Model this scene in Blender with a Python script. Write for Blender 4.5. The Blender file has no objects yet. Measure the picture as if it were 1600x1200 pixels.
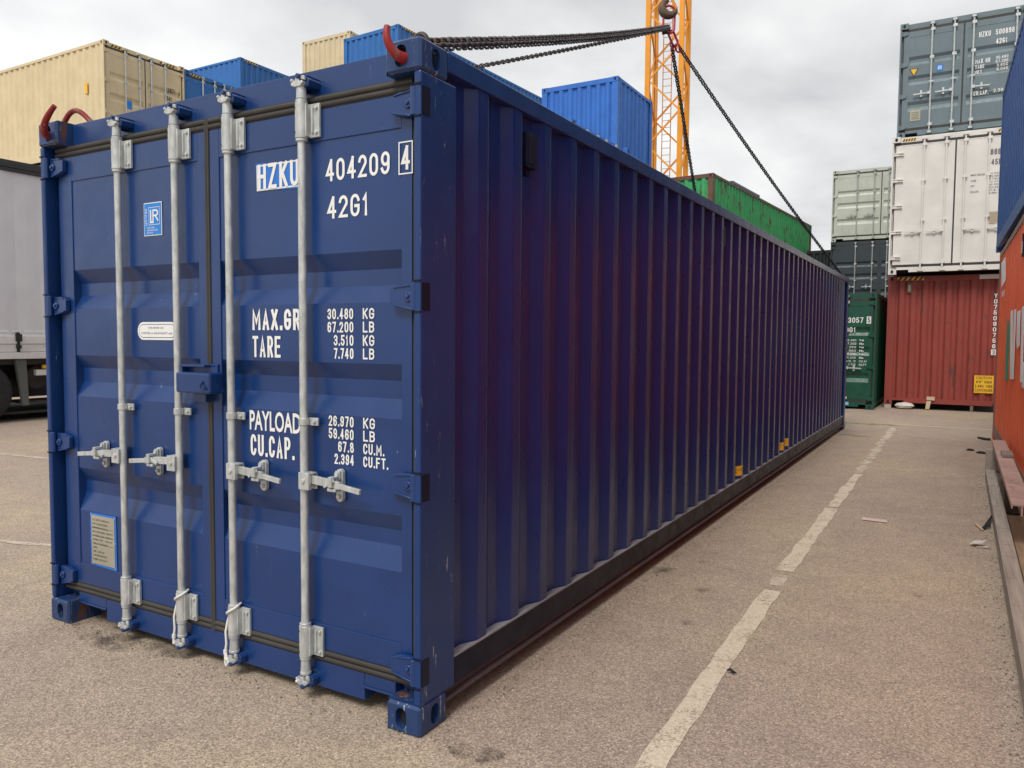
import bpy, bmesh, math, random
from mathutils import Vector, Matrix
random.seed(7)
R = math.radians
sc = bpy.context.scene
col = sc.collection

# ------------------------------------------------------------------ camera
cam_d = bpy.data.cameras.new('camera'); cam = bpy.data.objects.new('camera', cam_d); col.objects.link(cam)
CY, CP, CR = R(-30.04788557), R(-3.30430188), R(0.44179739)
def _cam_axes():
    sy, cy, sp, cp = math.sin(CY), math.cos(CY), math.sin(CP), math.cos(CP)
    f = Vector((sy*cp, cy*cp, sp)); r = Vector((cy, -sy, 0)); u = r.cross(f)
    c, s = math.cos(CR), math.sin(CR)
    return c*r+s*u, -s*r+c*u, f
_r, _u, _f = _cam_axes()
CAM = Vector((1.71318978, -2.28856627, 1.50660875))
cam.matrix_world = Matrix(((_r.x, _u.x, -_f.x, CAM.x), (_r.y, _u.y, -_f.y, CAM.y), (_r.z, _u.z, -_f.z, CAM.z), (0, 0, 0, 1)))
cam_d.sensor_width = 36.0
cam_d.lens = 1213.59785/1600*36.0
cam_d.clip_start = 0.05; cam_d.clip_end = 3000
sc.camera = cam

# ------------------------------------------------------------------ sky, sun, exposure
world = bpy.data.worlds.new('World'); sc.world = world; world.use_nodes = True
SUN_EL, SUN_AZ = R(52), R(178)      # azimuth clockwise from +Y
def build_sky():
    nt = world.node_tree; n = nt.nodes; l = nt.links; n.clear()
    out = n.new('ShaderNodeOutputWorld'); bg = n.new('ShaderNodeBackground')
    sky = n.new('ShaderNodeTexSky'); sky.sky_type = 'NISHITA'; sky.sun_disc = False
    sky.sun_elevation = SUN_EL; sky.sun_rotation = SUN_AZ
    tc = n.new('ShaderNodeTexCoord'); sep = n.new('ShaderNodeSeparateXYZ'); l.new(tc.outputs['Generated'], sep.inputs[0])
    za = n.new('ShaderNodeMath'); za.operation = 'MAXIMUM'; l.new(sep.outputs[2], za.inputs[0]); za.inputs[1].default_value = 0.0
    zb = n.new('ShaderNodeMath'); zb.operation = 'ADD'; l.new(za.outputs[0], zb.inputs[0]); zb.inputs[1].default_value = 0.22
    dx = n.new('ShaderNodeMath'); dx.operation = 'DIVIDE'; l.new(sep.outputs[0], dx.inputs[0]); l.new(zb.outputs[0], dx.inputs[1])
    dy = n.new('ShaderNodeMath'); dy.operation = 'DIVIDE'; l.new(sep.outputs[1], dy.inputs[0]); l.new(zb.outputs[0], dy.inputs[1])
    cmb = n.new('ShaderNodeCombineXYZ'); l.new(dx.outputs[0], cmb.inputs[0]); l.new(dy.outputs[0], cmb.inputs[1])
    nz = n.new('ShaderNodeTexNoise'); nz.inputs['Scale'].default_value = 1.25; nz.inputs['Detail'].default_value = 7
    nz.inputs['Roughness'].default_value = 0.48; nz.inputs['Distortion'].default_value = 0.25; l.new(cmb.outputs[0], nz.inputs['Vector'])
    cr = n.new('ShaderNodeValToRGB'); l.new(nz.outputs['Fac'], cr.inputs[0])
    e = cr.color_ramp.elements
    e[0].position = 0.38; e[0].color = (5.5, 5.52, 5.62, 1); e[1].position = 0.60; e[1].color = (8.6, 8.6, 8.5, 1)
    # the cloud deck is thinner towards the west (left of the picture)
    gx = n.new('ShaderNodeMapRange'); l.new(sep.outputs[0], gx.inputs[0])
    gx.inputs[1].default_value = -1.0; gx.inputs[2].default_value = 0.35; gx.inputs[3].default_value = 1.2; gx.inputs[4].default_value = 0.92
    mul = n.new('ShaderNodeVectorMath'); mul.operation = 'SCALE'; l.new(cr.outputs[0], mul.inputs[0]); l.new(gx.outputs[0], mul.inputs['Scale'])
    mix = n.new('ShaderNodeMix'); mix.data_type = 'RGBA'; mix.inputs[0].default_value = 0.94
    l.new(sky.outputs[0], mix.inputs[6]); l.new(mul.outputs[0], mix.inputs[7])
    l.new(mix.outputs[2], bg.inputs[0]); bg.inputs[1].default_value = 0.105
    l.new(bg.outputs[0], out.inputs[0])
build_sky()
sun_d = bpy.data.lights.new('sun', 'SUN'); sun_d.energy = 2.2; sun_d.angle = R(22); sun_d.color = (1.0, 0.96, 0.9)
sun = bpy.data.objects.new('sun', sun_d); col.objects.link(sun)
_d = Vector((math.sin(SUN_AZ)*math.cos(SUN_EL), math.cos(SUN_AZ)*math.cos(SUN_EL), math.sin(SUN_EL)))
sun.rotation_euler = _d.to_track_quat('Z', 'Y').to_euler()
vs = sc.view_settings; vs.view_transform = 'Standard'; vs.look = 'None'; vs.exposure = 0.12; vs.gamma = 1.0; vs.use_curve_mapping = False

# ------------------------------------------------------------------ materials
def nt_new(name):
    m = bpy.data.materials.new(name); m.use_nodes = True
    nt = m.node_tree; b = nt.nodes['Principled BSDF']
    return m, nt.nodes, nt.links, b
def ramp(n, l, src, p0, c0, p1, c1):
    r = n.new('ShaderNodeValToRGB'); e = r.color_ramp.elements
    e[0].position = p0; e[0].color = (*c0, 1) if len(c0) == 3 else c0
    e[1].position = p1; e[1].color = (*c1, 1) if len(c1) == 3 else c1
    l.new(src, r.inputs[0]); return r.outputs[0]
def noise(n, l, scale, detail=4, rough=.55, stretch=None, coord='Object'):
    tc = n.new('ShaderNodeTexCoord'); t = n.new('ShaderNodeTexNoise')
    t.inputs['Scale'].default_value = scale; t.inputs['Detail'].default_value = detail; t.inputs['Roughness'].default_value = rough
    if stretch:
        mp = n.new('ShaderNodeMapping'); mp.inputs['Scale'].default_value = stretch
        l.new(tc.outputs[coord], mp.inputs[0]); l.new(mp.outputs[0], t.inputs['Vector'])
    else: l.new(tc.outputs[coord], t.inputs['Vector'])
    return t.outputs['Fac']
def mixc(n, l, fac, a, b):
    m = n.new('ShaderNodeMix'); m.data_type = 'RGBA'
    if hasattr(fac, 'links') or hasattr(fac, 'node'): l.new(fac, m.inputs[0])
    else: m.inputs[0].default_value = fac
    for s, v in ((6, a), (7, b)):
        if hasattr(v, 'node'): l.new(v, m.inputs[s])
        else: m.inputs[s].default_value = (*v, 1)
    return m.outputs[2]
def paint(name, c, rough=.4, var=.12, rust=0.0, dirt=.25, bump=.05, scratch=0.0, rustc=(.14, .055, .025), streak=True, metal=0.0):
    m, n, l, b = nt_new(name)
    base = ramp(n, l, noise(n, l, 2.3, 5), .3, [x*(1-var) for x in c], .7, [min(1, x*(1+var)) for x in c])
    # grime: vertical streaks
    if dirt:
        g = ramp(n, l, noise(n, l, 6, 6, .65, (3, 3, .35)), .52, (0, 0, 0), .8, (dirt, dirt, dirt))
        base = mixc(n, l, g, base, [x*.45+.03 for x in c])
    if rust:
        g = ramp(n, l, noise(n, l, 3.2, 9, .72, (2.2, 2.2, .5)), .62-.14*rust, (0, 0, 0), .66-.1*rust, (1, 1, 1))
        base = mixc(n, l, g, base, rustc)
    if scratch:
        g = ramp(n, l, noise(n, l, 9, 8, .8, (4, 4, .5)), .665-.07*scratch, (0, 0, 0), .68-.07*scratch, (.8, .8, .8))
        base = mixc(n, l, g, base, (.42, .44, .48))
    l.new(base, b.inputs['Base Color'])
    rr = ramp(n, l, noise(n, l, 9, 5), .3, (rough*.8,)*3, .75, (min(1, rough*1.35),)*3)
    l.new(rr, b.inputs['Roughness'])
    if bump:
        bp = n.new('ShaderNodeBump'); bp.inputs['Strength'].default_value = bump; bp.inputs['Distance'].default_value = .02
        l.new(noise(n, l, 2.5, 2), bp.inputs['Height']); l.new(bp.outputs[0], b.inputs['Normal'])
    b.inputs['Metallic'].default_value = metal
    return m
NAVY = (.0045, .035, .150)
M = {}
M['navy'] = paint('navy_paint', NAVY, .33, .12, dirt=.14, bump=.28, scratch=-.1)
M['navy_shaded_side'] = paint('navy_paint_shaded_side', (.004, .018, .118), .32, .10, dirt=0, bump=.30, scratch=.0)  # same navy paint, shade and violet reflection of the long side put into its colour
M['dust'] = paint('dusty_ledge', (.26, .25, .27), .8, .3, dirt=.4)
for k_ in ('navy', 'navy_shaded_side'):
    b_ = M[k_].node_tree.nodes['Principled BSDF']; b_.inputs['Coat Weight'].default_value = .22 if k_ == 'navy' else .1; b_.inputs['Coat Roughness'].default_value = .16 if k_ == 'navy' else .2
M['side_band'] = paint('dulled_navy', (.05, .055, .09), .5, .2, dirt=.3)
M['navy_post'] = paint('navy_paint_scuffed', NAVY, .36, .08, dirt=.2, bump=.12, scratch=.55)
M['navy_rail'] = paint('navy_paint_rail', (.007, .009, .026), .42, .08, dirt=.08, bump=.1)
M['rail_lip'] = paint('worn_rail_lip', (.07, .045, .05), .6, .3, rust=.15)
M['navy_rail'].node_tree.nodes['Principled BSDF'].inputs['Specular IOR Level'].default_value = .22
M['casting'] = paint('navy_casting', (.012, .042, .14), .42, .15, dirt=.3, bump=.25, scratch=1.0, rust=.5)
M['hole'] = paint('dark_cavity', (.012, .014, .018), .8, .3, dirt=0)
M['gasket'] = paint('door_gasket', (.042, .038, .033), .6, .25, dirt=.4, bump=.1)
def galv():
    m, n, l, b = nt_new('galvanised_steel')
    c = ramp(n, l, noise(n, l, 38, 5, .6, (1, 1, .4)), .3, (.40, .42, .42), .72, (.68, .70, .69))
    l.new(c, b.inputs['Base Color']); b.inputs['Metallic'].default_value = .45
    r = ramp(n, l, noise(n, l, 25, 3), .3, (.38,)*3, .7, (.6,)*3); l.new(r, b.inputs['Roughness'])
    bp = n.new('ShaderNodeBump'); bp.inputs['Strength'].default_value = .12; bp.inputs['Distance'].default_value = .004
    l.new(noise(n, l, 60, 3), bp.inputs['Height']); l.new(bp.outputs[0], b.inputs['Normal'])
    return m
M['galv'] = galv()
def plain(name, c, rough=.5, metal=0, var=.1):
    return paint(name, c, rough, var, dirt=0, bump=0, metal=metal)
M['white_mark'] = paint('white_lettering', (.80, .80, .78), .5, .05, dirt=.15, bump=0)
M['black_mark'] = plain('black_lettering', (.03, .03, .035))
M['blue_sticker'] = plain('blue_sticker', (.01, .21, .68), .35)
M['blue_tape'] = plain('blue_tape', (.02, .17, .60), .4)
M['yellow_sticker'] = plain('yellow_sticker', (.85, .48, .02), .45)
M['plate'] = plain('data_plate_metal', (.42, .39, .30), .45, .2, .2)
M['rope'] = paint('white_rope', (.72, .70, .66), .85, .1, dirt=.3)
M['chain'] = paint('chain_steel', (.10, .085, .075), .42, .3, dirt=.2, rust=.1, metal=.55)
M['chain_black'] = paint('chain_black', (.035, .033, .033), .45, .3, dirt=0, metal=.4)
M['red_hook'] = paint('red_hook_paint', (.27, .012, .013), .5, .25, dirt=.4, rust=.75, rustc=(.20, .12, .09), scratch=.5)
M['pink_link'] = paint('red_link_paint', (.40, .02, .05), .4, .2, dirt=.2)
M['old_steel'] = paint('rusty_hook_steel', (.10, .07, .04), .55, .3, rust=.5)
M['black_rubber'] = plain('black_rubber', (.02, .02, .021), .8)
M['dark_steel'] = paint('dark_steel', (.035, .034, .033), .6, .3)
M['alu'] = paint('aluminium_rail', (.72, .72, .70), .4, .08, dirt=.3, metal=.1)
M['crane'] = paint('crane_orange', (.82, .32, .01), .42, .1, dirt=.1)
M['cable'] = plain('steel_cable', (.03, .045, .07), .5)

def ground_mat():
    m, n, l, b = nt_new('worn_asphalt')
    big = ramp(n, l, noise(n, l, .35, 4, .6), .35, (.345, .275, .238), .64, (.425, .352, .258))
    med = ramp(n, l, noise(n, l, 3.5, 6, .65), .3, (.88, .87, .87), .7, (1.06, 1.05, 1.04))
    mu = n.new('ShaderNodeMix'); mu.data_type = 'RGBA'; mu.blend_type = 'MULTIPLY'; mu.inputs[0].default_value = 1
    l.new(big, mu.inputs[6]); l.new(med, mu.inputs[7])
    # exposed aggregate
    tc = n.new('ShaderNodeTexCoord'); v = n.new('ShaderNodeTexVoronoi'); v.inputs['Scale'].default_value = 170
    l.new(tc.outputs['Object'], v.inputs['Vector'])
    sepc = n.new('ShaderNodeSeparateColor'); l.new(v.outputs['Color'], sepc.inputs[0])
    ag = ramp(n, l, sepc.outputs[0], .1, (.56, .56, .56), .97, (1.46, 1.43, 1.36))
    mu2 = n.new('ShaderNodeMix'); mu2.data_type = 'RGBA'; mu2.blend_type = 'MULTIPLY'; mu2.inputs[0].default_value = .85
    l.new(mu.outputs[2], mu2.inputs[6]); l.new(ag, mu2.inputs[7])
    # bright chips
    ch = ramp(n, l, sepc.outputs[1], .975, (0, 0, 0), .985, (.8, .8, .8))
    c2 = mixc(n, l, ch, mu2.outputs[2], (.68, .60, .49))
    # oil and damp blotches
    st = ramp(n, l, noise(n, l, 1.25, 7, .7), .66, (0, 0, 0), .78, (.38, .38, .38))
    c3 = mixc(n, l, st, c2, (.16, .135, .12))
    fs = ramp(n, l, noise(n, l, 9, 5, .6), .735, (0, 0, 0), .76, (.6, .6, .6))
    c4 = mixc(n, l, fs, c3, (.06, .05, .045))
    pl = ramp(n, l, noise(n, l, .8, 8, .7, (1, .4, 1)), .62, (0, 0, 0), .8, (.35, .35, .35))
    c5 = mixc(n, l, pl, c4, (.50, .43, .34))
    # faint tyre marks along the lane and cracks
    tm = ramp(n, l, noise(n, l, .9, 3, .5, (3.2, .10, 1)), .60, (0, 0, 0), .72, (.22, .22, .22))
    c6 = mixc(n, l, tm, c5, (.20, .165, .14))
    vc = n.new('ShaderNodeTexVoronoi'); vc.feature = 'DISTANCE_TO_EDGE'; vc.inputs['Scale'].default_value = .42
    tw = n.new('ShaderNodeTexCoord'); nw = n.new('ShaderNodeTexNoise'); nw.inputs['Scale'].default_value = 2.2; nw.inputs['Detail'].default_value = 6
    l.new(tw.outputs['Object'], nw.inputs['Vector']); wv = n.new('ShaderNodeVectorMath'); wv.operation = 'MULTIPLY_ADD'
    l.new(nw.outputs['Color'], wv.inputs[0]); wv.inputs[1].default_value = (.55, .55, 0); l.new(tw.outputs['Object'], wv.inputs[2]); l.new(wv.outputs[0], vc.inputs['Vector'])
    ck_ = ramp(n, l, vc.outputs['Distance'], .0010, (.22, .22, .22), .0030, (0, 0, 0))
    c7 = mixc(n, l, ck_, c6, (.13, .105, .09))
    l.new(c7, b.inputs['Base Color']); b.inputs['Roughness'].default_value = .82
    b.inputs['Specular IOR Level'].default_value = .35
    bp = n.new('ShaderNodeBump'); bp.inputs['Strength'].default_value = .35; bp.inputs['Distance'].default_value = .004
    l.new(v.outputs['Distance'], bp.inputs['Height']); l.new(bp.outputs[0], b.inputs['Normal'])
    return m
M['ground'] = ground_mat()
def worn_paint(name, c, lo, hi):
    m, n, l, b = nt_new(name)
    l.new(ramp(n, l, noise(n, l, 60, 3), .3, [x*.75 for x in c], .7, c), b.inputs['Base Color']); b.inputs['Roughness'].default_value = .8
    tr = n.new('ShaderNodeBsdfTransparent'); mx = n.new('ShaderNodeMixShader')
    a1 = noise(n, l, 5, 9, .78); a2 = noise(n, l, 120, 2, .5)
    ad = n.new('ShaderNodeMath'); ad.operation = 'MULTIPLY_ADD'; l.new(a2, ad.inputs[0]); ad.inputs[1].default_value = .45; l.new(a1, ad.inputs[2])
    al = ramp(n, l, ad.outputs[0], lo, (0, 0, 0), hi, (.85, .85, .85))
    l.new(al, mx.inputs[0]); l.new(tr.outputs[0], mx.inputs[1]); l.new(b.outputs[0], mx.inputs[2])
    l.new(mx.outputs[0], n['Material Output'].inputs[0])
    return m
M['line'] = worn_paint('worn_white_line', (.80, .70, .54), .50, .70)
M['line_faint'] = worn_paint('very_worn_line', (.74, .64, .50), .52, .78)
M['line2'] = worn_paint('worn_cream_line', (.80, .72, .50), .46, .58)
M['stain'] = worn_paint('oil_stain', (.06, .045, .04), .68, .95)
def wood(name, c1, c2, sc_=(.6, 14, 14)):
    m, n, l, b = nt_new(name)
    g = ramp(n, l, noise(n, l, 3, 8, .65, sc_), .3, c1, .7, c2)
    l.new(g, b.inputs['Base Color']); b.inputs['Roughness'].default_value = .8
    bp = n.new('ShaderNodeBump'); bp.inputs['Strength'].default_value = .4; bp.inputs['Distance'].default_value = .01
    l.new(noise(n, l, 3, 8, .65, sc_), bp.inputs['Height']); l.new(bp.outputs[0], b.inputs['Normal'])
    return m
M['grey_wood'] = wood('weathered_timber', (.24, .20, .17), (.46, .395, .335), (14, .6, 14))
M['tan_wood'] = wood('tan_plywood', (.30, .20, .12), (.44, .31, .20), (9, 1, 9))
M['dark_wood'] = wood('tarred_timber', (.05, .035, .025), (.15, .10, .07), (3, 12, 12))
M['beam'] = paint('faded_red_beam', (.42, .28, .24), .6, .18, dirt=.5, rust=.25, rustc=(.20, .10, .06))
M['curtain'] = paint('grey_tarpaulin', (.68, .685, .70), .55, .04, dirt=.1, bump=.3)

# ------------------------------------------------------------------ mesh builder
class MB:
    def __init__(s): s.v = []; s.f = []; s.m = []
    def add(s, vs, fs, mi=0):
        o = len(s.v); s.v += [tuple(p) for p in vs]
        for f in fs: s.f.append(tuple(o+i for i in f)); s.m.append(mi)
    def box(s, x0, x1, y0, y1, z0, z1, mi=0):
        x0, x1 = min(x0, x1), max(x0, x1); y0, y1 = min(y0, y1), max(y0, y1); z0, z1 = min(z0, z1), max(z0, z1)
        s.add([(x0, y0, z0), (x1, y0, z0), (x1, y1, z0), (x0, y1, z0), (x0, y0, z1), (x1, y0, z1), (x1, y1, z1), (x0, y1, z1)],
              [(0, 3, 2, 1), (4, 5, 6, 7), (0, 1, 5, 4), (1, 2, 6, 5), (2, 3, 7, 6), (3, 0, 4, 7)], mi)
        return s
    def obox(s, a, b, w, h, up=(0, 0, 1), mi=0):     # bar from a to b, width w, height h
        a, b = Vector(a), Vector(b); d = (b-a).normalized(); u = Vector(up)
        sd = d.cross(u); sd = sd.normalized() if sd.length > 1e-4 else Vector((1, 0, 0)); u = sd.cross(d).normalized()
        p = [a+sd*x*w/2+u*y*h/2 for x, y in ((-1, -1), (1, -1), (1, 1), (-1, 1))]; q = [v+(b-a) for v in p]
        s.add(p+q, [(0, 1, 2, 3), (4, 7, 6, 5), (0, 4, 5, 1), (1, 5, 6, 2), (2, 6, 7, 3), (3, 7, 4, 0)], mi); return s
    def tube(s, path, r, n=10, mi=0, cap=True, closed=False):
        P = [Vector(p) for p in path]; k = len(P); rr = r if isinstance(r, (list, tuple)) else [r]*k
        vs = []; prev = None
        for i in range(k):
            if closed: t = P[(i+1) % k]-P[i-1]
            else: t = P[min(i+1, k-1)]-P[max(i-1, 0)]
            t.normalize()
            if prev is None:
                a = Vector((0, 0, 1)) if abs(t.z) < .9 else Vector((1, 0, 0)); u = t.cross(a).normalized()
            else:
                u = prev - t*prev.dot(t); u.normalize()
            prev = u; w = t.cross(u)
            for j in range(n):
                an = 2*math.pi*j/n; vs.append(P[i]+(u*math.cos(an)+w*math.sin(an))*rr[i])
        fs = []
        for i in range(k if closed else k-1):
            for j in range(n):
                a = i*n+j; b_ = i*n+(j+1) % n; c = ((i+1) % k)*n+(j+1) % n; d = ((i+1) % k)*n+j; fs.append((a, b_, c, d))
        if cap and not closed: fs += [tuple(range(n-1, -1, -1)), tuple((k-1)*n+j for j in range(n))]
        s.add(vs, fs, mi); return s
    def prism(s, poly, y0, y1, mi=0, fn=None):    # poly in (x,z), extruded along y (or mapped by fn(u,v,d))
        fn = fn or (lambda u, v, d: (u, d, v)); n = len(poly)
        s.add([fn(u, v, y0) for u, v in poly]+[fn(u, v, y1) for u, v in poly],
              [tuple(range(n)), tuple(range(2*n-1, n-1, -1))]+[(i, n+i, n+(i+1) % n, (i+1) % n) for i in range(n)], mi); return s
    def strip(s, prof, fn, a, b, mi=0):    # profile points swept from a to b
        n = len(prof)
        s.add([fn(*p, a) for p in prof]+[fn(*p, b) for p in prof], [(i, i+1, n+i+1, n+i) for i in range(n-1)], mi); return s
    def build(s, name, mats, parent=None, smooth=False, bevel=0, loc=None):
        me = bpy.data.meshes.new(name); me.from_pydata(s.v, [], s.f)
        for m in (mats if isinstance(mats, (list, tuple)) else [mats]): me.materials.append(m)
        me.polygons.foreach_set('material_index', s.m)
        bm = bmesh.new(); bm.from_mesh(me); bmesh.ops.recalc_face_normals(bm, faces=bm.faces); bm.to_mesh(me); bm.free()
        if smooth:
            me.polygons.foreach_set('use_smooth', [True]*len(me.polygons))
            try: me.set_sharp_from_angle(angle=R(40))
            except Exception: pass
        o = bpy.data.objects.new(name, me); col.objects.link(o)
        if parent: o.parent = parent
        if loc: o.location = loc
        if bevel:
            b = o.modifiers.new('bevel', 'BEVEL'); b.width = bevel; b.segments = 2; b.limit_method = 'ANGLE'; b.angle_limit = R(50)
        return o
def tag(o, label=None, cat=None, group=None, kind=None):
    if label: o['label'] = label
    if cat: o['category'] = cat
    if group: o['group'] = group
    if kind: o['kind'] = kind
    return o
def thing(name, loc, rz, label, cat, group=None):
    o = bpy.data.objects.new(name, None); col.objects.link(o); o.empty_display_size = .2
    o.location = loc; o.rotation_euler = (0, 0, rz); return tag(o, label, cat, group)
# fitted text: returns verts/faces in (u,v) filling the box
_tc = {}
def text_geo(txt, bold=.012):
    if (txt, bold) in _tc: return _tc[(txt, bold)]
    cu = bpy.data.curves.new('tmp', 'FONT'); cu.body = txt; cu.size = 1; cu.offset = bold; cu.resolution_u = 3
    o = bpy.data.objects.new('tmp', cu); col.objects.link(o)
    dg = bpy.context.evaluated_depsgraph_get(); me = bpy.data.meshes.new_from_object(o.evaluated_get(dg))
    V = [(v.co.x, v.co.y) for v in me.vertices]; F = [tuple(p.vertices) for p in me.polygons]
    bpy.data.objects.remove(o); bpy.data.curves.remove(cu); bpy.data.meshes.remove(me)
    _tc[(txt, bold)] = (V, F); return V, F
def _arc(cx, cy, rx, ry, a0, a1, n=7): return [(cx+rx*math.cos(R(a0+(a1-a0)*i/n)), cy+ry*math.sin(R(a0+(a1-a0)*i/n))) for i in range(n+1)]
GL = {
 '0': [_arc(.5, .72, .5, .28, 0, 180)+_arc(.5, .28, .5, .28, 180, 360)+[(1, .72)]], '1': [[(.05, .78), (.6, 1), (.6, 0)]],
 '2': [_arc(.5, .72, .5, .28, 170, -20)+[(0, 0), (1, 0)]], '3': [_arc(.48, .75, .5, .25, 165, -75)[:]+[(.45, .53)], [(.45, .53)]+_arc(.48, .27, .52, .27, 80, -165)],
 '4': [[(.72, 0), (.72, 1)], [(.72, 1), (0, .28), (1, .28)]], '5': [[(.95, 1), (.12, 1), (.05, .56)]+_arc(.48, .30, .52, .30, 120, -165)],
 '6': [_arc(.5, .72, .5, .28, 15, 180)+[(0, .30)], _arc(.5, .29, .5, .29, 90, 450, 16)], '7': [[(0, 1), (1, 1), (.35, 0)]],
 '8': [_arc(.5, .76, .43, .24, -90, 270, 14), _arc(.5, .27, .5, .27, 90, 450, 14)], '9': [_arc(.5, .28, .5, .28, 195, 360)+[(1, .70)], _arc(.5, .71, .5, .29, 90, 450, 16)],
 'A': [[(0, 0), (.5, 1), (1, 0)], [(.2, .3), (.8, .3)]], 'B': [[(0, 0), (0, 1)], [(0, 1)]+_arc(.55, .77, .4, .23, 90, -90)+[(0, .54)], _arc(.58, .27, .42, .27, 90, -90)+[(0, 0)]],
 'C': [_arc(.5, .72, .5, .28, 10, 180)+_arc(.5, .28, .5, .28, 180, 350)], 'D': [[(0, 0), (0, 1), (.45, 1)]+_arc(.45, .70, .55, .30, 90, 0)+_arc(.45, .30, .55, .30, 0, -90)+[(0, 0)]],
 'E': [[(1, 1), (0, 1), (0, 0), (1, 0)], [(0, .52), (.8, .52)]], 'F': [[(1, 1), (0, 1), (0, 0)], [(0, .52), (.8, .52)]],
 'G': [_arc(.5, .72, .5, .28, 10, 180)+_arc(.5, .28, .5, .28, 180, 360)+[(1, .47), (.55, .47)]], 'H': [[(0, 0), (0, 1)], [(1, 0), (1, 1)], [(0, .52), (1, .52)]],
 'I': [[(.5, 0), (.5, 1)]], 'J': [[(1, 1), (1, .28)]+_arc(.5, .28, .5, .28, 0, -170)], 'K': [[(0, 0), (0, 1)], [(1, 1), (.05, .42)], [(.32, .56), (1, 0)]],
 'L': [[(0, 1), (0, 0), (1, 0)]], 'M': [[(0, 0), (0, 1), (.5, .35), (1, 1), (1, 0)]], 'N': [[(0, 0), (0, 1), (1, 0), (1, 1)]],
 'P': [[(0, 0), (0, 1)], [(0, 1)]+_arc(.55, .74, .45, .26, 90, -90)+[(0, .48)]], 'Q': [_arc(.5, .72, .5, .28, 0, 180)+_arc(.5, .28, .5, .28, 180, 360)+[(1, .72)], [(.6, .25), (1, 0)]],
 'R': [[(0, 0), (0, 1)], [(0, 1)]+_arc(.55, .74, .45, .26, 90, -90)+[(0, .48)], [(.5, .48), (1, 0)]], 'S': [_arc(.5, .74, .48, .26, 15, 230)+_arc(.5, .27, .5, .27, 60, -165)],
 'T': [[(0, 1), (1, 1)], [(.5, 1), (.5, 0)]], 'U': [[(0, 1), (0, .28)]+_arc(.5, .28, .5, .28, 180, 360)+[(1, 1)]], 'V': [[(0, 1), (.5, 0), (1, 1)]],
 'W': [[(0, 1), (.22, 0), (.5, .7), (.78, 0), (1, 1)]], 'X': [[(0, 0), (1, 1)], [(0, 1), (1, 0)]], 'Y': [[(0, 1), (.5, .5), (1, 1)], [(.5, .5), (.5, 0)]], 'Z': [[(0, 1), (1, 1), (0, 0), (1, 0)]],
 "'": [[(.5, 1), (.5, .75)]], '"': [[(.15, 1), (.15, .75)], [(.85, 1), (.85, .75)]], '.': [[(.5, 0), (.5, .001)]], '-': [[(0, .5), (1, .5)]], ' ': [],
}
GW = {'1': .62, 'I': .3, '.': .3, ' ': .7, "'": .3, 'M': 1.25, 'W': 1.35, 'L': .9, '"': .6}
def ribbon(mb, pts, w, fn, d, mi):
    P = [Vector(p) for p in pts]; P = [p for i, p in enumerate(P) if i == 0 or (p-P[i-1]).length > 1e-5]
    if len(P) < 2: return
    closed = (P[0]-P[-1]).length < 1e-4
    if not closed:
        P[0] = P[0]-(P[1]-P[0]).normalized()*w/2; P[-1] = P[-1]+(P[-1]-P[-2]).normalized()*w/2
    else: P = P[:-1]
    n = len(P); vs = []
    for i in range(n):
        a = P[i-1] if (i or closed) else P[i]; b = P[(i+1) % n] if (i < n-1 or closed) else P[i]
        d1 = (P[i]-a).normalized() if (P[i]-a).length > 0 else (b-P[i]).normalized(); d2 = (b-P[i]).normalized() if (b-P[i]).length > 0 else d1
        n1 = Vector((-d1.y, d1.x)); n2 = Vector((-d2.y, d2.x)); m = (n1+n2); m = m.normalized() if m.length > .1 else n1
        k = min(1.9, 1/max(.3, m.dot(n1))); vs += [P[i]+m*w/2*k, P[i]-m*w/2*k]
    q = n if closed else n-1
    mb.add([fn(v.x, v.y, d) for v in vs], [(2*i, 2*i+1, (2*((i+1) % n))+1, 2*((i+1) % n)) for i in range(q)], mi)
def put_text(mb, txt, u0, u1, v0, v1, fn, d, mi=0, bold=.012, mirror=False):
    if all(c in GL for c in txt):
        H_ = v1-v0; sw = H_*(.125+bold*2.2); gap = .30; tot = sum(GW.get(c, 1) for c in txt)+gap*(len(txt)-1); un = (u1-u0)/tot; sw = min(sw, un*.36); u = u0; e = 0
        sgn = 1 if fn(0, 0, 1)[0] == 1 else -1
        for c in txt:
            cw = GW.get(c, 1)*un
            for pl in GL[c]:
                if c in '.': pl = [(u+cw*.5, v0+sw*.5), (u+cw*.5, v0+sw*.5+sw*.25)]; ribbon(mb, pl, sw*1.05, fn, d, mi); continue
                pts = [(u+sw/2+a*max(1e-4, cw-sw), v0+sw/2+b*(H_-sw)) for a, b in pl]
                ribbon(mb, pts, sw, fn, d-(.0004*e if sgn < 0 else -.0004*e), mi); e = (e+1) % 4
            u += cw+gap*un
        return
    V, F = text_geo(txt, bold)
    xs = [a for a, _ in V]; ys = [b for _, b in V]; X0, X1, Y0, Y1 = min(xs), max(xs), min(ys), max(ys)
    if all(c in '.,-' for c in txt): return
    mb.add([fn(u0+(a-X0)/(X1-X0)*(u1-u0), v0+(b-Y0)/(Y1-Y0)*(v1-v0), d) for a, b in V], F, mi)

DOORF = lambda u, v, d: (u, d, v)     # u=x, v=z at local y=d

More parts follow.
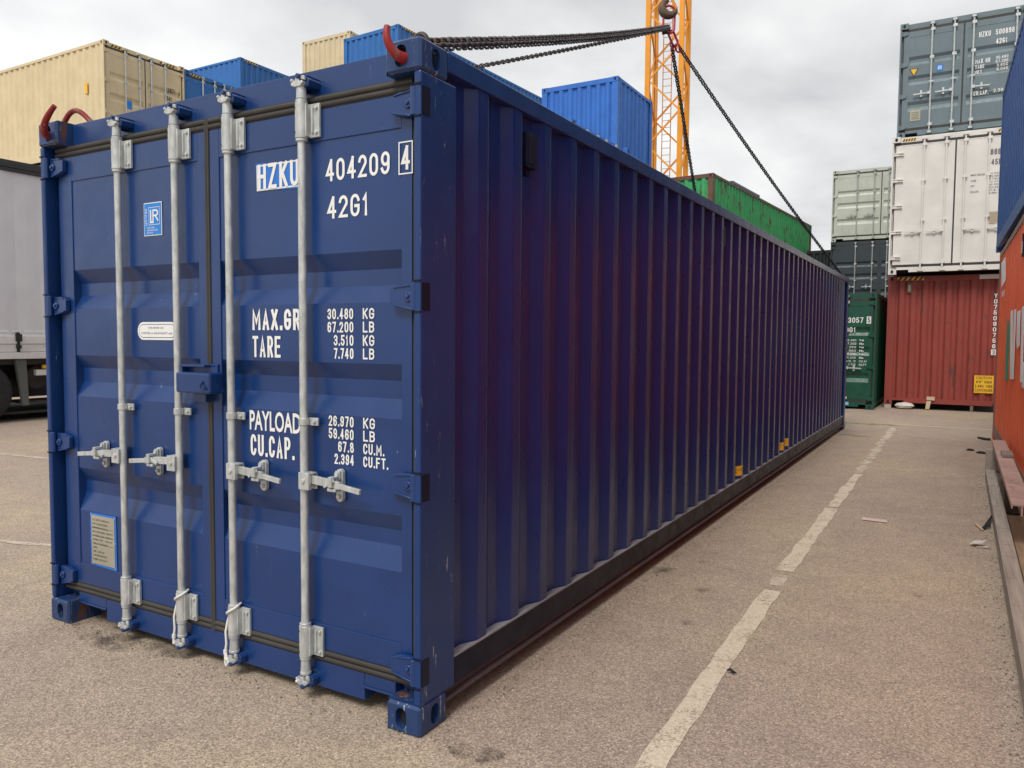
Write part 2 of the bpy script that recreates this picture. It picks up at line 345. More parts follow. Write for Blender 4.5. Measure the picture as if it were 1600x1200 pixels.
# ------------------------------------------------------------------ container builder
W = 2.438
def stadium(cx, cz, w, h, n=8):
    r = w/2; pts = []
    for i in range(n+1): a = math.pi*i/n; pts.append((cx+r*math.cos(a), cz+h/2-r+r*math.sin(a)))
    for i in range(n+1): a = math.pi+math.pi*i/n; pts.append((cx+r*math.cos(a), cz-h/2+r+r*math.sin(a)))
    return pts
def holed_face(mb, rect, hole, fn, d0, depth, mi=0, mh=1):
    bm = bmesh.new()
    u0, u1, v0, v1 = rect
    def loop(pts):
        vs = [bm.verts.new((a, b, 0)) for a, b in pts]
        return [bm.edges.new((vs[i], vs[(i+1) % len(vs)])) for i in range(len(vs))]
    ed = loop([(u0, v0), (u1, v0), (u1, v1), (u0, v1)])+loop(hole)
    bmesh.ops.triangle_fill(bm, edges=ed, use_beauty=True); bm.verts.index_update()
    mb.add([fn(v.co.x, v.co.y, d0) for v in bm.verts], [tuple(v.index for v in f.verts) for f in bm.faces], mi); bm.free()
    n = len(hole)
    mb.add([fn(a, b, d0) for a, b in hole]+[fn(a, b, d0+depth) for a, b in hole], [(i, (i+1) % n, n+(i+1) % n, n+i) for i in range(n)], mi)
    c = sum(a for a, _ in hole)/n, sum(b for _, b in hole)/n
    big = [(c[0]+(a-c[0])*1.0, c[1]+(b-c[1])*1.0) for a, b in hole]
    mb.add([fn(a, b, d0+depth) for a, b in big], [tuple(range(n))], mh)
def casting(mb, sx, sy, sz, x, y, z, fine):
    """corner fitting: outer corner at (x,y,z); sx,sy,sz point inwards"""
    cx, cy, cz = .162, .178, .118
    if not fine:
        mb.box(x, x+sx*cx, y, y+sy*cy, z, z+sz*cz)
        e = .002
        mb.prism(stadium(x+sx*cx*.5, z+sz*cz*.5, .055, .08, 4), y-sy*e, y-sy*e*.5, 1)
        mb.prism(stadium(y+sy*cy*.5, z+sz*cz*.5, .055, .08, 4), x-sx*e, x-sx*e*.5, 1, fn=lambda u, v, d: (d, u, v))
        return
    x0, x1 = sorted((x, x+sx*cx)); y0, y1 = sorted((y, y+sy*cy)); z0, z1 = sorted((z, z+sz*cz))
    b = .010
    # chamfered shell: 3 closed faces + 2 holed ones
    holed_face(mb, (x0+b, x1-b, z0+b, z1-b), stadium(x+sx*.089, z+sz*.060, .052, .080), lambda u, v, d: (u, d, v), y, sy*.03)
    holed_face(mb, (y0+b, y1-b, z0+b, z1-b), stadium(y+sy*.098, z+sz*.060, .052, .080), lambda u, v, d: (d, u, v), x, sx*.03)
    xo, xi, yo, yi, zo, zi = x, x+sx*cx, y, y+sy*cy, z, z+sz*cz
    Q = lambda *p: mb.add(p, [(0, 1, 2, 3)])
    # bevel strips round the outer faces
    Q((x0+b, yo, z0+b), (x1-b, yo, z0+b), (x1-b, yo+sy*b, z0), (x0+b, yo+sy*b, z0))
    Q((x0+b, yo, z1-b), (x1-b, yo, z1-b), (x1-b, yo+sy*b, z1), (x0+b, yo+sy*b, z1))
    Q((xo, y0+b, z0+b), (xo, y1-b, z0+b), (xo+sx*b, y1-b, z0), (xo+sx*b, y0+b, z0))
    Q((xo, y0+b, z1-b), (xo, y1-b, z1-b), (xo+sx*b, y1-b, z1), (xo+sx*b, y0+b, z1))
    Q((xo+sx*b, yo, z0+b), (xo+sx*b, yo, z1-b), (xo, yo+sy*b, z1-b), (xo, yo+sy*b, z0+b))
    for zz, ze in ((z0, z0+b), (z1, z1-b)):
        mb.add([(xo+sx*b, yo, ze), (xo, yo+sy*b, ze), (xo+sx*b, yo+sy*b, zz)], [(0, 1, 2)])
    Q((xi-sx*b, yo, z0+b), (xi-sx*b, yo, z1-b), (xi, yo+sy*b, z1), (xi, yo+sy*b, z0))
    Q((xo, yi-sy*b, z0+b), (xo, yi-sy*b, z1-b), (xo+sx*b, yi, z1), (xo+sx*b, yi, z0))
    for zz in (z0, z1):
        mb.add([(xo+sx*b, yo+sy*b, zz), (xi, yo+sy*b, zz), (xi, yi, zz), (xo+sx*b, yi, zz)], [(0, 1, 2, 3)])
    Q((xi, yo+sy*b, z0), (xi, yi, z0), (xi, yi, z1), (xi, yo+sy*b, z1))
    Q((xo+sx*b, yi, z0), (xi, yi, z0), (xi, yi, z1), (xo+sx*b, yi, z1))

def corr_prof(s0, s1, pitch, depth, first=None, fo=.070, sl=.069):
    """(s, d) profile, d=0 outer, d=depth inner. first = start of first outer flat"""
    if first is None:
        n = int((s1-s0-.10+pitch-fo)//pitch) if (s1-s0) > 1 else 1
        used = n*pitch-(pitch-fo-2*sl)
        first = s0+(s1-s0-used)/2+sl
    pr = [(s0, depth)]; s = first
    while s+fo+sl < s1-.01:
        pr += [(s-sl, depth), (s, 0), (s+fo, 0), (s+fo+sl, depth)]; s += pitch
    pr.append((s1, depth)); return pr

def hazard(mb, u0, u1, v0, v1, fn, d, k=5):
    mb.add([fn(u0, v0, d), fn(u1, v0, d), fn(u1, v1, d), fn(u0, v1, d)], [(0, 1, 2, 3)], 0)
    st = (u1-u0)/k
    for i in range(k):
        a = u0+i*st
        mb.add([fn(a, v0, d-.002), fn(a+st*.5, v0, d-.002), fn(min(a+st, u1), v1, d-.002), fn(a+st*.5, v1, d-.002)], [(0, 1, 2, 3)], 1)

REC = [(1.843, 1.775, 1.712, 1.644), (1.407, 1.342, 1.271, 1.197), (.823, .755, .692, .602)]
def leaf_profile(H, yf, rec, zt, zb):
    pr = [(zt, yf)]
    for a, b, c, d in rec: pr += [(a, yf), (b, yf+.036), (c, yf+.036), (d, yf)]
    pr.append((zb, yf)); return pr

def locking_bar(parent, x, H, fine, mat, side, kmat):
    """side=-1 handle points left, +1 right"""
    zt, zb = H-.072, .085; n = 16 if fine else 8; y = .022; r = .0165 if fine else .019
    mb = MB(); mb.tube([(x, y, zb+.03), (x, y, zt-.03)], r, n)
    if fine:
        for z0, z1 in ((H-.29, H-.15), (.185, .315)):      # bearing housings with bolted wing plate
            mb.tube([(x, y, z0), (x, y, z1)], .0255, 18)
            for zc in (z0-.006, z1+.006): mb.tube([(x, y, zc-.006), (x, y, zc+.006)], [.0235, .0235], 18)
            mb.box(x+.022, x+.078, y+.018, y+.030, z0+.004, z1-.004)
            mb.box(x+.012, x+.030, y-.006, y+.026, z0+.006, z1-.006)
            mb.box(x+.040, x+.048, y+.010, y+.019, z0+.02, z1-.02)
            for zz in (z0+.022, z1-.022): mb.tube([(x-.014, y-.0185, zz), (x-.0155, y-.0225, zz)], .0055, 8, 1)
            for zz in (z0+.022, z1-.022):
                mb.tube([(x+.064, y+.019, zz), (x+.064, y+.009, zz)], .0075, 8)
        for z0, z1 in ((H-.135, H-.075), (.115, .172)):    # turned ends
            mb.tube([(x, y, z0), (x, y, z1)], [.021, .019], 16)
            zc = z1 if z1 > 1 else z0; mb.tube([(x, y, zc-.006), (x, y, zc+.006)], [.023, .023], 16)
        mb.tube([(x, y, 1.150), (x, y, 1.178)], .0215, 16)   # middle guide
        mb.box(x+.012, x+.062, y+.015, y+.024, 1.148, 1.18); mb.tube([(x+.045, y+.015, 1.164), (x+.045, y+.005, 1.164)], .007, 8)
        mb.box(x-.030, x-.012, y+.012, y+.022, 1.150, 1.178)
    else:
        for z in (H-.2, .25, 1.16, H*.68):
            mb.box(x-.03, x+.05, y-.02, y+.02, z-.03 if z != 1.16 else z-.015, z+.03 if z != 1.16 else z+.015)
    o = mb.build('locking_bar', [mat, M['hole']], parent, smooth=True, bevel=.0015 if fine else 0)
    # cam ends and keepers
    for zz, s in ((zt, 1), (zb, -1)):
        k = MB()
        if fine:
            k.add([], [])
            k.prism([(x-.034, zz-.012), (x-.012, zz-.020*1), (x+.016, zz-.018), (x+.030, zz-.006), (x+.024, zz+.004), (x+.010, zz), (x+.006, zz+.018), (x-.010, zz+.016), (x-.014, zz+.002), (x-.036, zz+.010)], y-.024, y+.002)
            k.prism([(x+.012, zz+.010), (x+.034, zz+.004), (x+.030, zz+.022), (x+.016, zz+.024)], y-.018, y-.006)
            k.tube([(x-.026, y-.012, zz+.002*s), (x-.030, y-.028, zz+.010*s)], [.010, .006], 8)
            k.prism([(x-.012, zz-.034), (x+.012, zz-.034), (x+.016, zz-.010), (x-.016, zz-.010)], y-.014, y+.014)
        else: k.box(x-.035, x+.035, y-.02, y+.02, zz-.02, zz+.025)
        k.build('cam', mat, parent, bevel=.003 if fine else 0)
        q = MB()
        if fine:
            q.prism([(x+.014, zz-.022), (x+.040, zz-.016), (x+.046, zz+.008), (x+.032, zz+.022), (x+.014, zz+.020)], y-.004, y+.064)
            q.tube([(x+.004, y-.004, zz+.020*s), (x+.004, y-.030, zz+.022*s)], [.013, .010], 8)
            q.prism([(x-.040, zz-.020*s), (x-.020, zz-.024*s), (x-.018, zz+.022*s), (x-.036, zz+.018*s)], y+.008, y+.066)
            q.prism([(x-.026, zz+.016*s), (x+.030, zz+.012*s), (x+.036, zz+.026*s), (x-.018, zz+.028*s)], y-.006, y+.064)
        else: q.box(x-.05, x+.06, y+.004, y+.06, zz-.02, zz+.03)
        q.build('cam_keeper', kmat, parent, bevel=.003 if fine else 0)
    # handle
    h = MB(); z = .925; X = lambda t: x+side*t
    if fine:
        h.box(X(-.004), X(.052), y-.030, y-.012, z-.036, z+.034)                      # clevis plates
        h.box(X(.004), X(.056), y-.012, y+.020, z+.026, z+.034); h.box(X(.004), X(.056), y+.012, y+.020, z-.036, z+.034)
        h.tube([(X(.022), y-.030, z), (X(.022), y-.037, z)], .010, 10)
        h.obox((X(.045), y-.004, z+.006), (X(.15), y-.014, z+.002), .013, .034)
        h.obox((X(.14), y-.014, z+.004), (X(.215), y-.024, z-.002), .014, .030)
        h.obox((X(.205), y-.024, z-.002), (X(.325), y-.030, z-.014), .013, .021)
        h.obox((X(.13), y-.024, z-.012), (X(.19), y-.032, z+.020), .008, .016)
    else:
        h.box(X(0), X(.06), y-.03, y+.01, z-.03, z+.03); h.obox((X(.05), y-.015, z), (X(.33), y-.02, z-.01), .02, .026)
    h.build('handle', mat, parent, bevel=.002 if fine else 0)
    c = MB(); xc = X(.176)
    if fine:
        c.prism(stadium(xc, z-.010, .034, .134), y+.016, y+.034)
        c.box(xc-.012, xc+.012, y+.004, y+.018, z+.016, z+.050)
        c.box(xc-.010, xc+.010, y-.036, y+.010, z+.022, z+.032); c.box(xc-.010, xc+.010, y-.042, y-.034, z-.010, z+.031)
        c.tube([(xc, y+.005, z+.038), (xc, y-.004, z+.038)], .010, 8); c.tube([(xc, y+.016, z-.054), (xc, y+.004, z-.054)], .009, 8)
        c.box(xc-.022, xc+.022, y-.032, y+.018, z-.028, z-.016)
    else: c.box(xc-.02, xc+.02, y-.01, y+.034, z-.07, z+.07)
    c.build('handle_catch', mat, parent, bevel=.002 if fine else 0)
    return o

def hinge_mesh(x_post, s, z, fine, long=0):
    """s=+1: leaf lies towards +x of the post"""
    q = MB()
    if long:
        q.box(x_post-s*.0, x_post+s*long, .018, .052, z+.018, z+.032); q.box(x_post, x_post+s*long, .018, .052, z-.032, z-.018)
        q.box(x_post-s*.02, x_post+s*long*.5, .03, .05, z-.04, z+.04); return q
    q.prism([(x_post+s*.020, z-.050), (x_post+s*.085, z-.040), (x_post+s*.128, z-.026), (x_post+s*.128, z+.030), (x_post+s*.085, z+.046), (x_post+s*.020, z+.046)], .028, .050)
    if fine:
        q.prism([(x_post+s*.030, z-.050), (x_post+s*.120, z-.030), (x_post+s*.120, z-.024), (x_post+s*.030, z-.042)], .023, .030)
        q.prism([(x_post+s*.030, z+.040), (x_post+s*.110, z+.032), (x_post+s*.110, z+.038), (x_post+s*.030, z+.046)], .023, .030)
        q.tube([(x_post+s*.042, .029, z), (x_post+s*.042, .020, z)], .019, 14)
        q.tube([(x_post+s*.042, .021, z), (x_post+s*.042, .014, z)], .008, 10)
    q.tube([(x_post+s*.006, .016, z-.052), (x_post+s*.006, .016, z+.050)], .0155, 12)
    return q

def container(name, loc, rz, label, group, L, H, mat, door=None, railmat=None, castmat=None, holemat=None, end_pitch=.262,
              fine=False, flat_door=False, door_at=0, barmat=None, first=None, Wd=W, small=False, pads=0.0, sidemat=None, gasket=None):
    """origin: bottom corner at the right of the end that faces local -y"""
    t = thing(name, loc, rz, label, 'shipping container', group)
    rm = railmat or mat; cm = castmat or mat; hm = holemat or M['hole']; bar = barmat or M['galv']; sm = sidemat or mat
    gk = gasket or M['gasket']
    # corner castings
    for sx, x in ((-1, 0), (1, -Wd)):
        for sy, y in ((1, 0), (-1, L)):
            for sz, z in ((1, 0), (-1, H)):
                c = MB(); casting(c, sx, sy, sz, x, y, z, fine and y == 0); c.build('corner_casting', [cm, hm], t)
    # posts and rails
    for (x0, x1), (xa_, xb_) in (((-.0335, -.002), (-.16, -.032)), ((-Wd+.002, -Wd+.0335), (-Wd+.032, -Wd+.16))):
        for near in (True, False):
            p = MB(); y0, y1 = (.006, .235 if fine else .16) if near else (L-.16, L-.006)
            p.box(x0, x1, y0, y1, .119, H-.119)
            if not near: p.box(xa_, xb_, L-.06, L-.008, .1195, H-.1195)
            elif door != 'door': p.box(xa_, xb_, .008, .06, .1195, H-.1195)
            else: p.box(xa_, xb_, .10, .13, .1195, H-.1195)
            p.build('corner_post', M['navy_post'] if fine else rm, t, bevel=.007 if fine else 0)
    for x0, x1 in ((-.060, -.003), (-Wd+.003, -Wd+.060)):
        r = MB(); r.box(x0, x1, .179, L-.179, H-.078, H-.004); r.build('top_rail', rm if not fine else M['navy'], t, bevel=.004 if fine else 0)
    yt = .085 if door == 'door' else .01
    for y0_, y1_, z0_ in ((yt, yt+.06, H-.121), (L-.07, L-.01, H-.10)):
        r = MB(); r.box(-Wd+.163, -.163, y0_, y1_, z0_, H-.004); r.build('header', rm if not fine else M['navy'], t, bevel=.004 if fine else 0)
    for s, xo in ((-1, 0), (1, -Wd)):
        r = MB(); a = xo+s*.016
        if fine: r.box(a, xo+s*.05, .179, L-.179, .112, .232)
        else: r.box(xo+s*.004, xo+s*.06, .17, L-.17, .06, .24)
        r.build('bottom_rail', M['navy_rail'] if fine else rm, t, bevel=.003 if fine else 0)
        if fine:
            r = MB(); r.box(xo+s*.004, xo+s*.06, .236, L-.179, .2325, .240); r.build('rail_ledge', M['dust'], t)
    r = MB(); ys = .060 if door == 'door' else .012
    r.box(-Wd+.40, -.32, ys, ys+.08, .05, .160)
    r.box(-Wd+.163, -Wd+.399, ys, ys+.08, .108, .160); r.box(-.319, -.163, ys, ys+.08, .108, .160)
    r.box(-Wd+.163, -Wd+.40, ys-.006, ys, .102, .112); r.box(-.33, -.163, ys-.006, ys, .102, .112)
    r.build('sill', M['navy'] if fine else rm, t, bevel=.003 if fine else 0)
    r = MB(); r.box(-Wd+.163, -.163, L-.08, L-.012, .05, .16)
    r.build('sill', M['navy_rail'] if fine else rm, t, bevel=.003 if fine else 0)
    if fine:
        for s, xo in ((-1, 0), (1, -Wd)):
            lip = MB(); lip.box(xo+s*.004, xo+s*.05, .179, L-.179, .070, .082); lip.box(xo+s*.03, xo+s*.05, .179, L-.179, .082, .111)
            lip.build('rail_flange', M['rail_lip'], t, bevel=.003)
    fl = MB(); fl.box(-Wd+.055, -.055, .14, L-.09, .13, .17); 
    for i in range(int((L-.8)/.6)): fl.box(-Wd+.06, -.06, .5+i*.6, .56+i*.6, .06, .128)
    fl.build('floor', M['dark_steel'], t)
    # side walls
    prof = corr_prof(.235 if fine else .16, L-.16, .2812, .036, first)
    for s, xo in ((-1, 0), (1, -Wd)):
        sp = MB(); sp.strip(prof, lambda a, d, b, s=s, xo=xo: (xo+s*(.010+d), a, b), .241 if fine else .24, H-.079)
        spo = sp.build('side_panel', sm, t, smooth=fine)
        if fine:
            for p_ in spo.data.polygons: p_.use_smooth = False
            bv = spo.modifiers.new('bevel', 'BEVEL'); bv.width = .007; bv.segments = 3; bv.limit_method = 'ANGLE'; bv.angle_limit = R(15)
            # gentle dents
            tex = None
    if fine:
        # vents near the top of the visible side
        for vy in (.86, 4.16, 8.08, 11.0):
            v = MB(); v.box(-.044, -.012, vy-.045, vy+.045, 2.285, 2.44); v.box(-.013, -.009, vy-.030, vy+.030, 2.30, 2.425)
            v.prism([(2.25, vy-.012), (2.275, vy-.02), (2.275, vy+.02), (2.25, vy+.012)], -.044, -.03, fn=lambda u, w, d: (d, w, u))
            v.build('side_vent', M['navy_rail'], t, bevel=.004)
    # far end wall
    ep = corr_prof(-Wd+.16, -.16, end_pitch, .042, None, .08, .045)
    e = MB(); e.strip(ep, lambda a, d, b: (a, L-.014-d, b), .16, H-.10); e.build('end_panel', mat, t)
    ro = MB(); n = int((L-.4)/.21)
    rp = [(.15, 0)]
    for i in range(n): y = .25+i*.21; rp += [(y, 0), (y+.02, .018), (y+.09, .018), (y+.11, 0)]
    rp.append((L-.15, 0)); rp = [q for q in rp if q[0] < L-.1]
    ro.strip(rp, lambda a, d, b: (b, a, H-.034+d), -Wd+.05, -.05); ro.build('roof_panel', rm, t)
    if door != 'door':
        e = MB(); e.strip(ep, lambda a, d, b: (a, .014+d, b), .16, H-.10 if door != 'door' else 0); e.build('end_panel', mat, t)
        return t, []
    # doors
    leaves = []
    zt, zb = H-.176, .215
    k = H/2.591
    rec = [tuple(z*k for z in a) for a in REC] if H < 2.7 else [tuple(z+.305 if i < 1 else z+.20 if i == 1 else z+.05 for z in a) for i, a in enumerate(REC)]
    xs = ((-Wd+.078, -Wd/2-.010, -1), (-Wd/2+.022, -.078, 1))
    for li, (xa, xb, s) in enumerate(xs):
        yf = .055
        m = MB()
        m.box(xa, xa+.112, yf, yf+.05, zb, zt); m.box(xb-(.066 if s > 0 else .05), xb, yf, yf+.05, zb, zt)
        pa, pb = xa+.112, xb-(.066 if s > 0 else .05)
        if s > 0: 
            m = MB(); m.box(xa, xa+.222, yf, yf+.05, zb, zt) if False else m.box(xa, xa+.060, yf, yf+.05, zb, zt); m.box(xb-.05, xb, yf, yf+.05, zb, zt); pa, pb = xa+.060, xb-.05
        zt2, zb2 = (H-.299, .322) if not flat_door else (zt-.02, zb+.02)
        m.box(pa, pb, yf, yf+.045, zt2, zt); m.box(pa, pb, yf, yf+.045, zb, zb2)
        m.strip(leaf_profile(H, yf+.005, [] if flat_door else rec, zt2, zb2), lambda z, y, b: (b, y, z), pa, pb)
        m.box(pa, pb, yf+.048, yf+.052, zb2, zt2)
        d = m.build('door', mat, t, bevel=.003 if fine else 0)
        leaves.append(d)
        g = MB()
        gy = .046
        for z0, z1 in ((zt+.002, zt+.056), (zb-.052, zb-.002)):
            g.box(xa-.02, xb+.004, gy+.012, gy+.05, z0, z1)
            if fine:
                for i, f in enumerate((.27, .74)):
                    zc = z0+(z1-z0)*f; g.tube([(xa-.02, gy+.016, zc), (xb+.004, gy+.016, zc)], .0125, 10)
        gx0, gx1 = (xb+.001, xb+.031) if s < 0 else (xa-.012, xa-.0)
        if s < 0:
            g.box(gx0, gx1, gy+.008, gy+.05, zb-.05, zt+.05)
            if fine: [g.tube([(gx0+q_, gy+.010, zb-.05), (gx0+q_, gy+.010, zt+.05)], .008, 8) for q_ in (.008, .022)]
            g.box(xa-.018, xa-.001, gy+.02, gy+.06, zb-.05, zt+.05)
        else: g.box(xb+.001, xb+.012, gy+.014, gy+.06, zb-.05, zt+.05)
        g.build('door_gasket', gk, d, smooth=fine)
        hz = (2.367, 1.661, .951, .245) if H < 2.7 else (2.66, 1.90, 1.08, .26)
        if flat_door: hz = (2.62, 2.05, 1.48, .92, .36)
        for z in hz:
            z = z*k if H < 2.7 else z
            xp = -Wd+.033 if s < 0 else -.033
            q = hinge_mesh(xp, -s, z, fine, .20 if flat_door else 0)
            q.build('hinge', mat if not fine else M['navy'], d, smooth=fine, bevel=.002 if fine else 0)
            if fine:
                lug = MB(); lug.box(xp+s*.002, xp+s*.03, .002, .012, z+.053, z+.060); lug.box(xp+s*.002, xp+s*.03, .002, .012, z-.060, z-.054)
                lug.box(xp+s*.0335, xp+s*.0338, .012, .060, z-.052, z+.050)  # thin dark plate on the post side stands for the shaded hinge notch
                lug.build('hinge_lug_dark_notch', M['navy_rail'], d)
        bx = ((-1.812, -1, True), (-1.392, -1, True)) if s < 0 else ((-1.038, 1, True), ((-.605 if H != 2.47 else -.27), 1, True))
        for x, sd, _ in bx:
            locking_bar(d, x*Wd/W, H, fine, bar, sd, mat if not fine else M['navy'])
    return t, leaves

# ------------------------------------------------------------------ ground and markings
g = MB(); g.add([(-150, -60, 0), (150, -60, 0), (150, 220, 0), (-150, 220, 0)], [(0, 1, 2, 3)])
tag(g.build('ground', M['ground']), kind='structure')
def sheet(name, pts, mat, z=.004, kind='structure'):
    m = MB(); m.add([(x, y, z) for x, y in pts], [tuple(range(len(pts)))]); return tag(m.build(name, mat), kind=kind)
def wavy_line(name, pts, w, mat, jit=.012, step=.12, z=.004):
    m = MB(); L_, Rr = [], []
    for (a, b) in zip(pts[:-1], pts[1:]):
        a, b = Vector(a), Vector(b); d = b-a; n = max(2, int(d.length/step)); nn = Vector((-d.y, d.x)).normalized()
        for i in range(n):
            p = a+d*i/n; L_.append(p+nn*(w/2+random.uniform(-jit, jit))); Rr.append(p-nn*(w/2+random.uniform(-jit, jit)))
    k = len(L_); m.add([(p.x, p.y, z) for p in L_]+[(p.x, p.y, z) for p in Rr], [(i, i+1, k+i+1, k+i) for i in range(k-1)])
    return tag(m.build(name, mat), kind='structure')
wavy_line('painted_line', [(.86, -.9), (.805, .6), (.785, 1.5), (.77, 2.62)], .10, M['line'], jit=.008)
wavy_line('painted_line', [(.768, 2.60), (.76, 2.97)], .085, M['line_faint'])
wavy_line('painted_line', [(.758, 2.95), (.745, 5.3)], .105, M['line'], jit=.010)
wavy_line('painted_line', [(.745, 5.24), (.735, 7.4)], .10, M['line'], jit=.016)
wavy_line('painted_line', [(.735, 7.36), (.715, 12.9)], .10, M['line_faint'], jit=.03)
wavy_line('painted_line', [(-2.8, 13.3), (2.6, 13.5)], .075, M['line2'], jit=.006)
wavy_line('painted_line', [(-14, 2.3), (-4.2, 3.5)], .07, M['line_faint'], z=.0045)
wavy_line('painted_line', [(-9, -.6), (-3.6, .9)], .06, M['line_faint'], z=.0045)
def blob(name, x, y, rx, ry, mat, z=.008, n=22):
    m = MB(); ph = random.random()*6
    m.add([(x+rx*(1+.25*math.sin(3*a+ph)+.15*random.random())*math.cos(a), y+ry*(1+.25*math.cos(2*a+ph))*math.sin(a), z) for a in [2*math.pi*i/n for i in range(n)]], [tuple(range(n))])
    return tag(m.build(name, mat), kind='structure')

# ------------------------------------------------------------------ the navy container in front
main, (dl, dr) = container('shipping_container', (0, 0, 0), 0,
    'long navy blue container in front with galvanised door bars and red hooks on top',
    'shipping containers in the yard', 12.192, 2.591, M['navy'], 'door', fine=True, castmat=M['casting'], first=.412, sidemat=M['navy_shaded_side'])
kk = (.055+2.289)/(.03+2.289)
def dk(x, z, yp=None): return CAM.x+(x-CAM.x)*kk, CAM.z+(z-CAM.z)*kk
def tb(mb, txt, x0, x1, z0, z1, mi=0, bold=.012, d=.0585):
    mb = MB(); a = dk(x0, z0); b = dk(x1, z1); put_text(mb, txt, a[0], b[0], a[1], b[1], DOORF, d, mi, bold); mb.build('lettering', M['white_mark'], dr)
t = MB()
tb(t, '404209', -.487, -.166, 2.122, 2.207, bold=.006)
tb(t, '4', -.108, -.068, 2.128, 2.216, bold=.006, d=.0535)
tb(t, '42G1', -.480, -.270, 1.976, 2.062, bold=.006)
def frame_rect(mb, x0, x1, z0, z1, w, d, mi=0):
    for a, b, c, e in ((x0, x1, z0, z0+w), (x0, x1, z1-w, z1), (x0, x0+w, z0+w, z1-w), (x1-w, x1, z0+w, z1-w)):
        mb.add([(a, d, c), (b, d, c), (b, d, e), (a, d, e)], [(0, 1, 2, 3)], mi)
a_ = dk(-.121, 2.112); b_ = dk(-.055, 2.232); frame_rect(t, a_[0], b_[0], a_[1], b_[1], .005, .0535)
tb(t, 'MAX.GR', -.913, -.632, 1.537, 1.624, bold=.02); tb(t, 'TARE', -.913, -.745, 1.422, 1.512, bold=.02)
tb(t, 'PAYLOAD', -.936, -.634, 1.108, 1.194, bold=.02); tb(t, 'CU.CAP.', -.932, -.672, .998, 1.090, bold=.02)
rows = [('30.480', 'KG'), ('67.200', 'LB'), ('3.510', 'KG'), ('7.740', 'LB')]
for i, (n_, u_) in enumerate(rows):
    z1 = 1.622-i*.0520; x0 = {6: -.483, 5: -.450}[len(n_)]
    tb(t, n_, x0, -.348, z1-.042, z1, bold=.014); tb(t, u_, -.300, -.242, z1-.042, z1, bold=.014)
rows = [('26.970', 'KG', -.240), ('59.460', 'LB', -.240), ('67.8', 'CU.M.', -.195), ('2.394', 'CU.FT.', -.176)]
for i, (n_, u_, xe) in enumerate(rows):
    z1 = 1.196-i*.0505; x0 = {6: -.480, 5: -.450, 4: -.430}[len(n_)]
    tb(t, n_, x0, -.348, z1-.042, z1, bold=.014); tb(t, u_, -.300, xe, z1-.042, z1, bold=.014)
t.build('number_frame', M['white_mark'], dr)
# owner code on a blue tape patch
t = MB(); a_ = dk(-.874, 2.110); b_ = dk(-.628, 2.232)
t.prism([(a_[0], a_[1]+.012), (b_[0], a_[1]), (b_[0]+.006, b_[1]-.012), (a_[0]-.006, b_[1])], .0565, .0590, 0)
frame_rect(t, a_[0], b_[0], a_[1]+.008, b_[1]-.008, .006, .0560, 1)
put_text(t, 'HZKU', a_[0]+.008, b_[0]-.002, a_[1]+.012, b_[1]-.006, DOORF, .0552, 1, .012)
t.build('code_patch', [M['blue_tape'], M['white_mark']], dr)
# certification sticker
t = MB(); x0, z0 = dk(-1.630, 1.975); x1, z1 = dk(-1.500, 2.128)
t.prism([(x0, z0), (x1, z0), (x1, z1), (x0, z1)], .0560, .0585, 1)
t.prism([(x0+.004, z0+.004), (x1-.004, z0+.004), (x1-.004, z1-.004), (x0+.004, z1-.004)], .0550, .0562, 0)
frame_rect(t, x0+.038, x1-.014, z0+.050, z1-.022, .0022, .0545, 1)
put_text(t, 'L', x0+.048, x0+.074, z0+.058, z1-.034, DOORF, .0544, 1, .008)
put_text(t, 'R', x0+.066, x1-.022, z0+.066, z1-.034, DOORF, .0542, 1, .008)
put_text(t, 'CERTIFIED', z0+.048, z1-.028, 0, .012, lambda u, v, d: (x0+.026-v, d, u), .0544, 1, .01)
for i, s in enumerate(('CONTAINER', 'CERTIFICATION', 'SCHEME')):
    put_text(t, s, x0+.022, x0+.022+(.058, .080, .046)[i], z0+.034-i*.012, z0+.041-i*.012, DOORF, .0544, 1, .01)
t.build('sticker', [M['blue_sticker'], M['white_mark']], dl)
# oval notice
t = MB(); x0, z0 = dk(-1.694, 1.490); x1, z1 = dk(-1.405, 1.574)
def pill(x0, x1, z0, z1, n=10):
    r = (z1-z0)/2; return [(x1-r+r*math.sin(math.pi*i/n), z1-r+r*math.cos(math.pi*i/n)) for i in range(n+1)]+[(x0+r-r*math.sin(math.pi*i/n), z0+r-r*math.cos(math.pi*i/n)) for i in range(n+1)]
t.prism(pill(x0, x1, z0, z1), .0562, .0585, 0)
t.prism(pill(x0+.010, x1-.010, z0+.010, z1-.010), .0556, .0563, 1)
t.prism(pill(x0+.013, x1-.013, z0+.013, z1-.013), .0550, .0557, 0)
put_text(t, 'FOR REPAIR USE', x0+.085, x0+.195, z0+.053, z0+.061, DOORF, .0545, 1, .004)
put_text(t, 'CORTEN or EQUIVALENT only', x0+.030, x1-.032, z0+.024, z0+.037, DOORF, .0545, 1, .006)
t.build('notice', [M['white_mark'], plain('notice_blue_ink', (.06, .09, .22))], dl)
